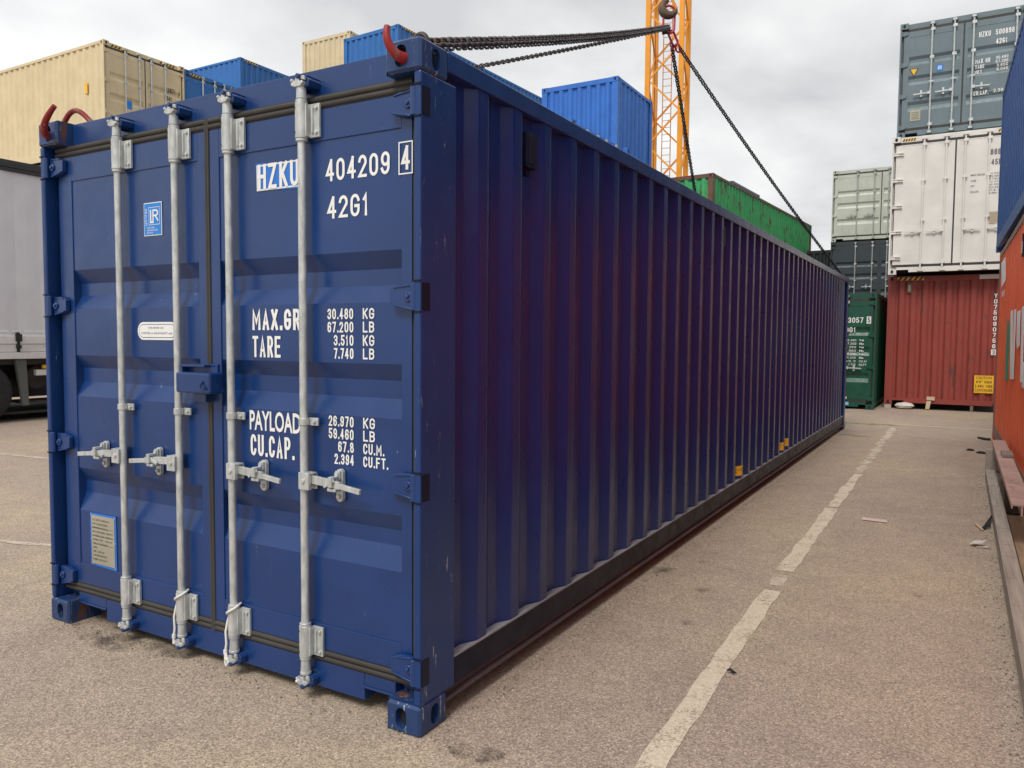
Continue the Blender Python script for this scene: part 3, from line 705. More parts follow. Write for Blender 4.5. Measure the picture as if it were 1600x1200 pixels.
# data plate
t = MB(); x0, z0 = dk(-2.112, .334); x1, z1 = dk(-1.898, .609)
t.prism([(x0, z0+.004), (x1, z0), (x1, z1), (x0-.002, z1-.002)], .0560, .0585, 1)
t.box(x0+.012, x1-.012, .0535, .0562, z0+.014, z1-.012, 0)
for px_, pz in ((x0+.008, z0+.01), (x1-.008, z0+.01), (x0+.008, z1-.01), (x1-.008, z1-.01), (x0+.008, (z0+z1)/2), (x1-.008, (z0+z1)/2)):
    t.tube([(px_, .057, pz), (px_, .053, pz)], .004, 6, 0)
lines = ['CSC SAFETY APPROVAL', 'DATE MANUFACTURED', 'IDENTIFICATION No.', 'MAX. GROSS MASS  30480 KG', 'STACKING LOAD  192000 KG', 'RACKING TEST  15240 KG', 'TYPE OF CONTAINER', 'OWNER', 'TARE  3510 KG', 'CUSTOMS APPROVAL', 'TIMBER TREATMENT']
for i, s in enumerate(lines):
    zz = z1-.030-i*.0205; w_ = min(.17, .0075*len(s))
    put_text(t, s, x0+.020, x0+.020+w_, zz-.009, zz, DOORF, .0530, 2, .006)
for zz in (z1-.075, z1-.118, z1-.16): t.box(x0+.018, x1-.018, .0526, .0530, zz-.0006, zz+.0006, 2)
t.build('data_plate', [M['plate'], M['blue_tape'], M['black_mark']], dl)
# lock box on the centre seam
t = MB(); x0, z0 = dk(-1.320, 1.247); x1, z1 = dk(-1.085, 1.362)
t.box(x0+.012, x1, -.030, .050, z0+.012, z1-.012); t.build('lock_box', M['navy'], dl, bevel=.009)
t = MB(); t.box(x0-.010, x0+.20, .046, .0548, z0+.010, z1+.024); t.box(x0-.010, x0+.155, .010, .046, z1+.010, z1+.022); t.box(x0-.010, x0+.002, .012, .046, z0+.02, z1+.01)
t.box(x0+.075, x0+.155, .016, .05, z0-.030, z0+.010)
t.build('lock_bracket', M['navy'], dl, bevel=.003)
t = MB(); cx_, cz_ = x1-.028, (z0+z1)/2-.004
t.tube([(cx_-.012, -.034, cz_+.012), (cx_-.020, -.042, cz_-.006), (cx_-.010, -.044, cz_-.022), (cx_+.008, -.044, cz_-.020), (cx_+.014, -.040, cz_-.004)], .005, 8)
t.build('seal_hook', M['navy'], dl, smooth=True)
# yellow high-voltage style stickers low on the side
for k_, zz, flat_too in ((16, .315, 1), (23, .312, 0), (24, .330, 0)):
    yo = .412+.2812*k_; t = MB(); e_ = .0012
    a, b = (-.046, yo-.069), (-.010, yo); nx, ny = .886*e_, -.463*e_
    F_ = lambda f: (a[0]+(b[0]-a[0])*f+nx, a[1]+(b[1]-a[1])*f+ny)
    p0, p1 = F_(.05), F_(1.0)
    t.add([(*p0, zz-.045), (*p1, zz-.045), (*p1, zz+.045), (*p0, zz+.045)], [(0, 1, 2, 3)], 0)
    put_text(t, 'EMP' if flat_too else 'TY', .08, .95, zz-.016, zz+.020, lambda u, v, d: (F_(u)[0]+d*.886, F_(u)[1]-d*.463, v), .0008, 1, .012)
    if flat_too:
        t.add([(p1[0], p1[1], zz-.045), (p1[0], yo+.066, zz-.045), (p1[0], yo+.066, zz+.045), (p1[0], p1[1], zz+.045)], [(0, 1, 2, 3)], 0)
        put_text(t, 'TY', yo+.006, yo+.06, zz-.016, zz+.020, lambda u, v, d: (d, u, v), -.0078, 1, .012)
    t.build('sticker', [M['yellow_sticker'], M['black_mark']], main)
# rope tails tied round two locking bars
for x in (-1.392, -1.038):
    rp = MB(); y = .022
    path = [(x+.028*math.cos(a), y-.028*math.sin(a)*1.1, .325-.050*(a/math.pi)) for a in [math.pi*i/8 for i in range(9)]]
    path += [(x-.034, y-.006, .245), (x-.036, y-.016, .20), (x-.030, y-.018, .15), (x-.036, y-.02, .10), (x-.032, y-.024, .065 if x > -1.2 else .075)]
    if x > -1.2: path += [(x-.024, y-.026, .05), (x-.014, y-.024, .066), (x-.024, y-.022, .09), (x-.033, y-.02, .105)]
    rp.tube(path, .0052, 8)
    rp.tube([(x-.037, y-.018, .118), (x-.037, y-.018, .100)], .009, 8)
    rp.tube([(x+.028, y, .325), (x+.020, y+.02, .328), (x-.01, y+.028, .300), (x-.030, y+.01, .275)], .0052, 8)
    tag(rp.build('rope', M['rope'], smooth=True), 'white rope tied low on the door bar just %s of the navy doors\' seam' % ('left' if x < -1.2 else 'right'), 'rope', 'ropes on the door bars')

# ------------------------------------------------------------------ chain sling and crane hook
APEX = Vector((-1.19, 6.1, 4.90))
def link_pts(c, t, u, ln, w, n=12):
    out = []
    s = ln/2-w/2
    for i in range(n):
        a = 2*math.pi*i/n; ca, sa = math.cos(a), math.sin(a)
        out.append(c+t*((s if ca > 0 else -s)+ca*w/2)+u*(sa*w/2))
    return out
def chain_mesh(a, b, wire, pitch, sag, roll0=0.0, sides=6, nseg=10):
    a, b = Vector(a), Vector(b); L_ = (b-a).length; n = int(L_/pitch); mb = MB()
    pos = lambda f: a+(b-a)*f-Vector((0, 0, sag*4*f*(1-f)))
    for i in range(n):
        f = (i+.5)/n; c = pos(f); t_ = (pos(min(1, f+.01))-pos(max(0, f-.01))).normalized()
        s = t_.cross(Vector((0, 0, 1))).normalized(); u0 = s.cross(t_)
        an = roll0+(math.pi/2 if i % 2 else 0)+random.uniform(-.12, .12); u = s*math.cos(an)+u0*math.sin(an)
        mb.tube(link_pts(c, t_, u, pitch+wire*2, wire*3.4, nseg), wire/2, sides, closed=True)
    return mb
sling = thing('chain_sling', (0, 0, 0), 0, 'chain sling running from the crane hook to the four roof corners of the navy container', 'chain sling')
H0 = 2.591
ends = [(-.070, .13, H0+.026), (-.058, .15, H0+.018), (-W+.085, .30, H0+.03), (-W+.085, 12.0, H0+.04), (-.085, 12.05, H0+.03)]
chain_mesh(ends[0], APEX+Vector((.02, -.06, .02)), .0105, .034, .03, .6).build('chain_leg', M['chain'], sling, smooth=True)
chain_mesh(ends[1], APEX+Vector((.03, -.06, 0)), .0105, .034, .035, .2).build('chain_leg', M['chain'], sling, smooth=True)
chain_mesh(ends[2], APEX+Vector((-.03, -.06, -.01)), .0100, .034, .03, .4).build('chain_leg', M['chain'], sling, smooth=True)
chain_mesh(ends[3], APEX+Vector((0, .10, -.12)), .0130, .042, .05, .5).build('chain_leg', M['chain_black'], sling, smooth=True)
chain_mesh(ends[4], APEX+Vector((.06, .20, -.14)), .0130, .042, .06, .2).build('chain_leg', M['chain_black'], sling, smooth=True)
def ring(mb, c, n_, up, ln, w, r, seg=20, sides=8):
    c = Vector(c); up = Vector(up).normalized(); n_ = Vector(n_).normalized(); u = up.cross(n_).normalized()
    mb.tube(link_pts(c, up, u, ln, w, seg), r, sides, closed=True)
m_ = MB(); ring(m_, APEX+Vector((0, 0, .11)), (.5, -.86, 0), (0, .05, 1), .30, .125, .0125)
m_.build('master_link', M['pink_link'], sling, smooth=True)
m_ = MB(); ring(m_, APEX+Vector((.03, .06, -.075)), (.86, -.5, .1), (.25, .4, -.75), .17, .09, .0125)
ring(m_, APEX+Vector((.055, .15, -.155)), (.2, .9, .3), (.15, .5, -.7), .09, .055, .010); ring(m_, APEX+Vector((.01, .09, -.16)), (.9, .3, .1), (0, .1, -1), .09, .055, .010)
m_.build('joining_link', M['pink_link'], sling, smooth=True)
m_ = MB(); m_.tube([APEX+Vector((-.05, -.08, .02)), APEX+Vector((-.02, -.05, 0)), APEX+Vector((.03, -.03, -.01))], [.022, .028, .018], 10)
m_.tube([APEX+Vector((-.06, -.05, -.035)), APEX+Vector((.0, -.03, -.03))], [.024, .018], 10)
m_.build('chain_shortener', M['chain_black'], sling, smooth=True)
def bez(P, n=16):
    P = [Vector(p) for p in P]; out = []
    for i in range(n+1):
        t_ = i/n; Q = P[:]
        while len(Q) > 1: Q = [Q[j].lerp(Q[j+1], t_) for j in range(len(Q)-1)]
        out.append(Q[0])
    return out
# hooks through the top corner castings: the point leaves the front hole and curves up
for X0, tip, bul in ((-.080, (-.104, -.056, 2.618), 0), (-W+.066, (-2.180, -.058, 2.632), -.05)):
    h = MB(); s = 1
    mid = ((X0+tip[0])/2, -.050, 2.540)
    pts = bez([(X0+.016, .075, 2.60), (X0+.022, .055, 2.500), (X0-.002+bul*.3, -.045, 2.487), (tip[0]+bul*1.6, -.080, 2.555), tip], 18)
    rad = [.022+.007*math.sin(math.pi*min(1, i/13)) if i < 14 else .0235-(i-13)*.0014 for i in range(19)]
    rad = [q*(.72 if bul else .72) for q in rad]; h.tube(pts, rad, 10); h.build('sling_hook', M['red_hook'], sling, smooth=True)
h = MB(); ring(h, (-.080, .09, H0+.008), (0, 1, .2), (1, 0, .25), .09, .055, .010); h.tube(bez([(-.04, .12, H0+.0), (-.08, .10, H0+.035), (-.12, .12, H0+.0)], 10), .010, 8)
h.build('sling_ring', M['chain'], sling, smooth=True)
h = MB(); h.tube(bez([(-2.60-.02, .22, H0+.01), (-2.56-.01, .24, H0+.20), (-2.44-.03, .26, H0+.19), (-2.46, .28, H0+.04), (-2.36, .30, H0+.05)], 14), [.014]*15, 9)
h.tube([(-2.40, .30, H0+.05), (-2.30, .32, H0+.062), (-2.22, .33, H0+.062)], [.012, .022, .010], 8)
h.build('sling_ring', M['red_hook'], sling, smooth=True)
for q in ((-W+.085, 12.0), (-.085, 12.05)):
    h = MB(); h.tube(bez([(q[0], q[1]+.02, H0-.04), (q[0], q[1]+.10, H0+.02), (q[0]+.01, q[1]-.04, H0+.08), (q[0], q[1], H0+.03)], 10), .016, 8); h.build('sling_hook', M['red_hook'], sling, smooth=True)
# crane hook
HC_ = APEX+Vector((0, 0, .27))
ck = thing('crane_hook', HC_, R(-60), 'rusty crane hook hanging above the container and holding the red master link', 'crane hook')
h = MB(); pts = []; rad = []
for i in range(21):
    a = R(100-265*i/20) if False else R(95+255*i/20); rr_ = .078
    pts.append((0, rr_*math.cos(a), rr_*math.sin(a)-.035)); rad.append(.018+.030*math.sin(math.pi*i/20)**.8)
h.tube([(0, 0, .30), (0, 0, .16), (0, .0, .09)], [.026, .024, .024], 10); h.tube(pts, rad, 12)
h.build('hook_body', M['old_steel'], ck, smooth=True)
h = MB(); h.obox((0, .02, .07), (0, .085, -.045), .012, .030); h.build('safety_latch', M['crane'], ck, bevel=.003)
h = MB(); h.box(-.08, .08, -.16, .16, .30, .62); h.prism([(-.15, .62), (.15, .62), (.11, .86), (-.11, .86)], -.07, .07, fn=lambda u, v, d: (d, u, v))
h.build('hook_block', M['crane'], ck, bevel=.02)
h = MB()
for dy_ in (-.09, .09): h.tube([(0, dy_, .85), (0, dy_, 22)], .010, 6)
h.build('hoist_rope', M['cable'], ck, smooth=True)

# ------------------------------------------------------------------ crane mast
MC = Vector((-10.75, 33.7, 0)); MA = 1.55
crane = thing('tower_crane', MC, R(30-23+180), 'orange lattice mast of a crane standing behind the container stacks', 'crane')
hw = MA/2; TOP = 30
for sx in (-1, 1):
    for sy in (-1, 1):
        m_ = MB(); m_.box(sx*hw-.11, sx*hw+.11, sy*hw-.11, sy*hw+.11, 0, TOP); m_.build('mast_leg', M['crane'], crane)
br = MB(); st = 1.5
for k_ in range(int(TOP/st)):
    z0, z1 = k_*st+.1, k_*st+st+.1
    for f in range(4):
        c, s_ = [(1, 0), (0, 1), (-1, 0), (0, -1)][f]
        P = lambda a, z: (c*hw-s_*a*hw, s_*hw+c*a*hw, z)
        a0, a1 = (-1, 1) if (k_+f) % 2 == 0 else (1, -1)
        br.obox(P(a0*.95, z0), P(a1*.95, z1), .075, .075)
br.build('lattice_bracing', M['crane'], crane)
ld = MB()
for dx_ in (-.2, .2): ld.box(dx_-.018, dx_+.018, .1, .14, 0, TOP)
for k_ in range(int(TOP/.32)): ld.box(-.2, .2, .11, .13, k_*.32, k_*.32+.022)
ld.build('ladder', paint('ladder_orange', (.55, .20, .05), .5), crane)
cb = MB(); cb.tube([(-.42, -.5, 0), (-.42, -.5, TOP)], .025, 6); cb.tube([(.55, .3, 0), (.55, .3, TOP)], .016, 6); cb.build('power_cable', M['cable'], crane)

# ------------------------------------------------------------------ other containers
GRP = 'shipping containers in the yard'
S, HCB = 2.591, 2.896
def yardpaint(name, c, **k): return paint(name, c, **{**dict(rough=.5, var=.08, dirt=.3, bump=.08), **k})
Y = {
 'tan': yardpaint('tan_paint', (.67, .55, .34)), 'blue': yardpaint('bright_blue_paint', (.03, .16, .56), var=.12), 'blue2': yardpaint('sky_blue_paint', (.02, .145, .43)),
 'green': yardpaint('green_paint', (.055, .44, .15), rust=.55, dirt=.5), 'dgreen': yardpaint('dark_green_paint', (.008, .075, .045), rough=.4),
 'grey': yardpaint('blue_grey_paint', (.14, .19, .21)), 'white': yardpaint('cream_white_paint', (.70, .68, .635), dirt=.1), 'pale': yardpaint('pale_green_white_paint', (.53, .55, .47)),
 'char': yardpaint('charcoal_paint', (.035, .05, .06)), 'redbrown': yardpaint('oxide_red_paint', (.27, .048, .036), rust=.2, rustc=(.13, .05, .04), dirt=.45),
 'orange': yardpaint('orange_red_paint', (.82, .145, .06), dirt=.06, var=.1), 'cobalt': yardpaint('cobalt_paint', (.02, .085, .28), var=.1),
 'rust': yardpaint('rusted_post_paint', (.17, .09, .055), rust=.5, rustc=(.10, .05, .03)), 'orail': yardpaint('dusty_rail_paint', (.22, .12, .09)),
}
n_ = 'shipping_container'
def rot(v, a): return (v[0]*math.cos(a)-v[1]*math.sin(a), v[0]*math.sin(a)+v[1]*math.cos(a))
def place(world_xy, local_xy, a):   # origin so that local point lands on world point
    q = rot(local_xy, a); return world_xy[0]-q[0], world_xy[1]-q[1]
def cont(wxy, lxy, z0, deg, label, L, H, mat, **k):
    a = R(deg); o = place(wxy, lxy, a); return container(n_, (o[0], o[1], z0), a, label, GRP, L, H, mat, **k)
P40, P20 = 12.192, 6.058
# --- behind on the left: row whose doors face +x
xa, ya, za = -17.9, 10.25, 9.22
def pad(x0, x1, y0, y1, z0, z1, label):
    m = MB(); m.box(x0, x1, y0, y1, z0, z1); tag(m.build('concrete_block', paint('concrete', (.3, .29, .27), .8), bevel=.02), label, 'concrete block', 'concrete blocks under the stacks')
A, Ad = cont((xa, ya), (-W, 0), za-HCB, 90, 'tan container high on the left above the lorry trailer, doors turned right', P40, HCB, Y['tan'], door='door', barmat=M['galv'])
B, Bd = cont((xa, ya+W+.02), (-W, 0), za-HCB-.03, 90, 'blue container next to the tan one at the left, its door tops showing', P40, HCB, Y['blue2'], door='door')
zb_ = za-HCB-S-.02
lowlab = ['%s container in the tier under the %s one of the left-hand row']
cont((xa, ya), (-W, 0), zb_, 90, 'blue-grey container in the middle tier beneath the tan container on the left', P40, S, Y['grey'], door='door')
cont((xa, ya), (-W, 0), zb_-S-.02, 90, 'green container at the bottom of the stack beneath the tan one on the left', P40, S, Y['dgreen'], door='door')
cont((xa, ya+W+.02), (-W, 0), zb_, 90, 'red-brown container in the middle tier of the stack right beside the tan stack', P40, S, Y['redbrown'], door='door')
cont((xa, ya+W+.02), (-W, 0), zb_-S-.02, 90, 'charcoal container at the bottom of the stack right beside the tan stack', P40, S, Y['char'], door='door')
for x_ in (xa-.6, xa-P40+.6):
    for i in range(2): pad(x_-.3, x_+.3, ya+.1+i*2.46, ya+2.3+i*2.46, 0, zb_-S-.025, 'concrete block under the %s end of the %s left-hand stack' % ('near' if x_ > xa-3 else 'far', 'tan' if i == 0 else 'blue'))
# --- C: blue, farther, above
xc, yc, zc = -21.2, 17.56, 11.6
Cc, _ = cont((xc, yc), (-W, 0), zc-HCB, 90, 'blue container with striped top corner rising just right of the tan one, behind the row', P40, HCB, Y['blue2'])
for i, (m_, nm) in enumerate((('redbrown', 'red-brown'), ('tan', 'tan'), ('blue', 'mid blue'))):
    cont((xc, yc), (-W, 0), i*HCB, 90, '%s container in tier %s beneath the far blue container behind the tan one' % (nm, ('one', 'two', 'three')[i]), P40, HCB, Y[m_])
# --- D tan and E blue
cont((-18.45, 20.3), (0, 0), 12.955-S, 0, 'tan container at the top of the far stack, beside the long blue one', P20, S, Y['tan'])
for i in range(4): cont((-18.45, 20.3), (0, 0), i*S, 0, '%s container %s in the stack beneath the far tan one' % (('grey', 'blue', 'green', 'cream')[i], ('lowest', 'second', 'third', 'fourth')[i]), P20, S, Y[('grey', 'blue', 'green', 'white')[i]])
E_, _ = cont((-14.34, 17.98), (0, 0), 11.6-HCB, -3, 'long sky blue container high behind the red hook above the navy roof rail', P40, HCB, Y['blue2'])
for i in range(3): cont((-14.34, 17.98), (0, 0), i*HCB, -3, '%s container %s in the stack beneath the long sky blue one' % (('grey', 'tan', 'red-brown')[i], ('lowest', 'second', 'third')[i]), P40, HCB, Y[('grey', 'tan', 'redbrown')[i]])
# --- F blue box in the centre, G blue doors before it
cont((-5.94, 16.1), (0, 0), 8.08-S, 0, 'short bright blue container standing high left of the orange crane mast', 2.50, S, Y['blue'], Wd=2.15)
cont((-5.94, 16.1), (0, 0), 8.08-2*S-.15, 0, 'grey container second from the ground beneath the short bright blue one', 2.50, S, Y['grey'], Wd=2.15)
cont((-5.94, 16.1), (0, 0), .154, 0, 'tan container at the bottom beneath the short bright blue one', 2.50, S, Y['tan'], Wd=2.15)
pad(-8.0, -6.0, 16.2, 18.5, 0, .15, 'concrete block under the short bright blue container stack')
G, Gd = cont((-4.04, 9.57), (-W, 0), S, 88.1, 'blue container whose door bar tops just peek over the navy roof rail', P20, S, Y['blue'], door='door')
cont((-4.04, 9.57), (-W, 0), 0, 88.1, 'red-brown container under the blue one whose bar tops peek over the navy rail', P20, S, Y['redbrown'], door='door')
# --- H rusty green
Hh, _ = cont((-4.6, 20.0), (0, 0), 6.29-HCB, -3.6, 'long rusty green container with brown corner post, right of the crane mast', 12.0, HCB, Y['green'], railmat=Y['rust'], castmat=Y['rust'])
cont((-4.6, 20.0), (0, 0), .50, -3.6, 'blue container beneath the long rusty green one', 12.0, HCB-.01, Y['cobalt'])
for y_ in (20.4, 31.2): pad(-7.0, -4.3 if y_ < 25 else -3.8, y_, y_+.6, 0, .495, 'concrete block under the %s end of the green container stack' % ('near' if y_ < 25 else 'far'))
cont((-7.49, 33.4), (0, 0), 8.72-HCB, -3.6, 'slate blue container top just showing over the far part of the green one', P20-1.9, HCB, yardpaint('slate_paint', (.10, .14, .22)))
for i in range(2): cont((-7.49, 33.4), (0, 0), i*HCB, -3.6, '%s container %s beneath the slate blue one behind the green' % (('tan', 'grey')[i], ('lowest', 'second')[i]), P20-1.9, HCB, Y[('tan', 'grey')[i]])
# --- I dark container
cont((-3.18+.9, 31.2), (0, 0), S, -3, 'black container behind the far end of the navy roof, where the chain comes down', P20, S, yardpaint('black_paint', (.018, .022, .024)))
cont((-3.18+.9, 31.2), (0, 0), 0, -3, 'grey container under the black one beyond the navy roof end', P20, S, Y['grey'])
# --- J, K stack
xj, yj = -2.63, 28.7
for z0, m_, lb in ((2*S, 'pale', 'pale greenish white container on top of the charcoal one, left of the white one'),
                   (S, 'char', 'charcoal container with bright door bars between the pale one and the dark green one'),
                   (0, 'blue', 'blue container at the bottom of the pale stack, a sliver beside the oxide red one')):
    r_, dd_ = cont((xj, yj), (-3.28, 0), z0, 0, lb, P20, S, Y[m_], door='door', Wd=3.28, barmat=M['galv'] if m_ != 'pale' else yardpaint('pale_bar_paint', (.40, .42, .38)))
# --- L dark green
Lc, Ld = cont((.06, 16.55), (0, 0), .0, 0, 'dark green container on the ground beyond the far end of the navy one', P20, S, Y['dgreen'], door='door')
# --- M oxide red end, N white doors, P grey doors
xm, ym = .206, 17.32
Mc, _ = cont((xm, ym), (-W, 0), .09, 0, 'oxide red container end with yellow caution sign, at the bottom below the white one', P40, HCB, Y['redbrown'], end_pitch=.232)
Nc, Nd = cont((xm+.02, 16.91), (-W, 0), .09+HCB+.012, 0, 'cream white container with flat doors between the grey and the oxide red ones', P40, HCB+.095, Y['white'], door='door', flat_door=True, barmat=Y['white'])
Pc, Pd = cont((xm+.085, 17.10), (-W, 0), 6.0, 0, 'blue-grey container topmost of the right-hand stack with a yellow triangle on its door', P40, 2.47, Y['grey'], door='door')
# --- R orange, Q cobalt along the right
R_, _ = cont((2.17, 12.05), (-W, P40), .012, .8, 'orange red container along the right edge with white and green lettering', P40, HCB-.012, Y['orange'], railmat=Y['orail'])
Q_, _ = cont((2.14, 12.95), (-W, P40), HCB+.10, 1.35, 'cobalt blue container stacked on the orange one at the right edge', P40, S, Y['cobalt'])

for i_, y_ in enumerate((12.3, 1.0)):
    m = MB(); m.box(2.45, 4.5, y_-.5, y_-.35, HCB+.002, HCB+.095); tag(m.build('timber_bearer', M['dark_wood']), 'dark timber bearer between the orange and the cobalt container at their %s ends' % ('far', 'near')[i_], 'timber')
# --- lettering and stickers on them
WM, BM_, YM = M['white_mark'], M['black_mark'], M['yellow_sticker']
def dtext(leaf, items, mat, d=.0565, bold=.012):
    for s, x0, x1, z0, z1 in items:
        t = MB(); put_text(t, s, x0, x1, z0, z1, DOORF, d, 0, bold); t.build('lettering', mat, leaf)
# grey P
dtext(Pd[1], [('HZKU', -.94, -.73, 1.94, 2.05), ('500898', -.64, -.31, 1.94, 2.05), ('42G1', -.63, -.43, 1.75, 1.86),
              ('MAX GR', -.99, -.72, 1.40, 1.49), ('TARE', -.99, -.82, 1.29, 1.37), ('NET', -.99, -.86, 1.18, 1.26),
              ('30.480', -.62, -.40, 1.44, 1.50), ('67.200', -.62, -.40, 1.36, 1.42), ('3.650', -.60, -.40, 1.28, 1.34), ('8.045', -.60, -.40, 1.20, 1.26),
              ('CU.CAP.', -1.0, -.73, .74, .83), ('2.394', -.64, -.42, .76, .83)], WM)
t = MB(); t.prism([(-2.23, 1.49), (-2.06, 1.49), (-2.145, 1.32)], .052, .057, 1); t.prism([(-2.21, 1.478), (-2.08, 1.478), (-2.145, 1.345)], .050, .052, 0); t.build('warning_triangle', [YM, BM_], Pd[0])
t = MB(); t.prism([(-1.71, 1.37), (-1.59, 1.37), (-1.59, 1.50), (-1.71, 1.50)], .052, .057, 0); frame_rect(t, -1.685, -1.615, 1.40, 1.475, .008, .0515, 1); put_text(t, 'L', -1.672, -1.650, 1.415, 1.46, DOORF, .051, 1); put_text(t, 'R', -1.655, -1.628, 1.415, 1.46, DOORF, .0508, 1); t.build('sticker', [M['blue_sticker'], WM], Pd[0])
t = MB(); t.box(-2.19, -1.99, .052, .058, .36, .60, 0)
for i in range(5): t.box(-2.17, -2.02, .0512, .052, .40+i*.035, .408+i*.035, 1)
t.build('data_plate', [M['plate'], BM_], Pd[0])
# white N
dtext(Nd[1], [('866132', -.58, -.22, 2.43, 2.55), ('45R1', -.56, -.33, 2.22, 2.34), ('MAX GROSS', -.92, -.67, 2.02, 2.06), ('TARE', -.92, -.82, 1.90, 1.94), ('NET', -.92, -.85, 1.79, 1.83), ('CU.CAP.', -.92, -.76, 1.67, 1.71)]
      + [(s, -.60 if i % 2 == 0 else -.58, -.28, 2.03-i*.058, 2.065-i*.058) for i, s in enumerate(('34.000 KG', '74.960 LB', '4.750 KG', '10.470 LB', '29.250 KG', '64.490 LB', '67.8 CU.M', '2.394 CU.FT'))], plain('grey_lettering', (.12, .12, .14)))
t = MB(); t.box(-.56, -.28, .050, .057, 1.0, 1.25, 0); t.build('data_plate', plain('brown_plate', (.42, .34, .24)), Nd[1])
for a_ in (-W+.20, -.46): t = MB(); hazard(t, a_, a_+.26, 2.90, 2.955, DOORF, .082); t.build('hazard_stripes', [YM, BM_], Nc)
# oxide red M: vertical number, caution sign, hazard stripes, white header patch, two vents
t = MB(); zz = 2.47
for ch in 'Y075090756':
    put_text(t, ch, -.375, -.315, zz-.092, zz, DOORF, .002, 0, .02); zz -= .120
t.prism([(-.39, zz-.115), (-.30, zz-.115), (-.30, zz+.005), (-.39, zz+.005)], .001, .003, 0)
put_text(t, '3', -.370, -.320, zz-.102, zz-.010, DOORF, .0004, 1, .01)
t.build('lettering', [WM, BM_], Mc)
t = MB(); t.box(-.68, -.32, -.004, .004, .33, .71, 0)
for s, x0, x1, z0 in (('CAUTION', -.645, -.355, .63), ("9'6\" HIGH", -.645, -.355, .54), ('2.48M WIDE', -.665, -.335, .45), ('CONTAINER', -.67, -.33, .36)): put_text(t, s, x0, x1, z0, z0+.06, DOORF, -.005, 1, .012)
t.build('caution_sign', [YM, BM_], Mc)
t = MB(); hazard(t, -W+.19, -W+.72, 2.80, 2.87, DOORF, .008); t.build('hazard_stripes', [YM, BM_], Mc)
t = MB(); t.box(-.66, -.24, .004, .009, 2.79, 2.88); t.build('header_patch', Y['white'], Mc)
for x0 in (-2.05, -.31):
    t = MB(); t.box(x0, x0+.10, .012, .05, 2.52, 2.76, 0); t.box(x0+.025, x0+.075, .008, .012, 2.56, 2.70, 1); t.build('end_vent', [Y['rust'], M['plate']], Mc)
# dark green L
dtext(Ld[1], [('173057', -.72, -.27, 1.93, 2.05), ('22G1', -.72, -.42, 1.72, 1.83)], WM)
t = MB(); t.prism([(-.20, 1.91), (-.11, 1.91), (-.11, 2.07), (-.20, 2.07)], .0505, .053, 0); put_text(t, '5', -.18, -.13, 1.93, 2.05, DOORF, .0500, 1, .01); t.build('check_digit', [WM, Y['dgreen']], Ld[1])
dtext(Ld[1], [(a, -.62, -.40, 1.52-i*.078, 1.565-i*.078) for i, a in enumerate(('30.480', '67.200', '2.250', '4.960', '28.230', '62.240', '33.2', '1.172'))]
      + [(a, -.33, -.33+(.09 if i < 6 else .15), 1.52-i*.078, 1.565-i*.078) for i, a in enumerate(('kg', 'lb', 'kg', 'lb', 'kg', 'lb', 'CU.M', 'CU.FT'))], WM, d=.0500)
# pale J and charcoal K have no readable lettering; tan A and blue B
dtext(Ad[1], [('12971', -.57, -.27, 2.06, 2.20), ('0', -.15, -.09, 2.06, 2.20), ('45G1', -.62, -.38, 1.83, 1.96)], BM_)
t = MB(); t.box(-1.76, -1.62, .052, .057, 1.30, 1.52, 0); t.build('sticker', M['blue_sticker'], Ad[0])
for c_ in (A, B):
    for a_ in (-W+.25, -.75): t = MB(); hazard(t, a_, a_+.5, HCB-.10, HCB-.03, DOORF, .082); t.build('hazard_stripes', [YM, BM_], c_)
t = MB(); t.prism([(2.05, 1.62), (2.17, 1.62), (2.17, 1.92), (2.05, 1.92)], -W+.007, -W+.009, 0, fn=lambda u, v, d: (d, u-1.3, v)); t.build('sticker', YM, A)
t = MB(); t.prism([(-2.12, 1.88), (-1.86, 1.88), (-1.86, 2.02), (-2.12, 2.02)], .052, .057, 0); t.build('sticker', WM, Bd[0])
for c_ in (Cc, E_):
    t = MB()
    if c_ is E_: hazard(t, .24, .85, HCB-.07, HCB-.012, lambda u, v, d: (-d-.001, u, v), -.002)
    else: hazard(t, -W+.22, -W+.8, HCB-.09, HCB-.02, DOORF, .006)
    t.build('hazard_stripes', [YM, BM_], c_)
# orange R: white/green strokes on the corrugated side facing -x (local x=-W, outward is -x)
WR = plain('bright_white_lettering', (.90, .90, .88))
def R_local(u, v, xs=2.2):
    ray = _f + _r*((u-800)/1213.6) - _u*((v-600)/1213.6)
    th = R(.8); org = place((2.17, 12.05), (-W, P40), th)
    # plane through local x=-W
    nx, ny = math.cos(th), math.sin(th); ox, oy = rot((-W, 0), th); px0, py0 = org[0]+ox, org[1]+oy
    k_ = ((px0-CAM.x)*nx+(py0-CAM.y)*ny)/(ray.x*nx+ray.y*ny); p = CAM+ray*k_
    dx_, dy_ = p.x-org[0], p.y-org[1]
    return (-dx_*math.sin(-th)*-1*0 + (-math.sin(th)*dx_+math.cos(th)*dy_), p.z-.012)
def stroke(mb, pts, mi=0):
    L_ = [R_local(*p) for p in pts]; mb.prism(L_, -W+.0065, -W+.0085, mi, fn=lambda u, v, d: (d, u, v))
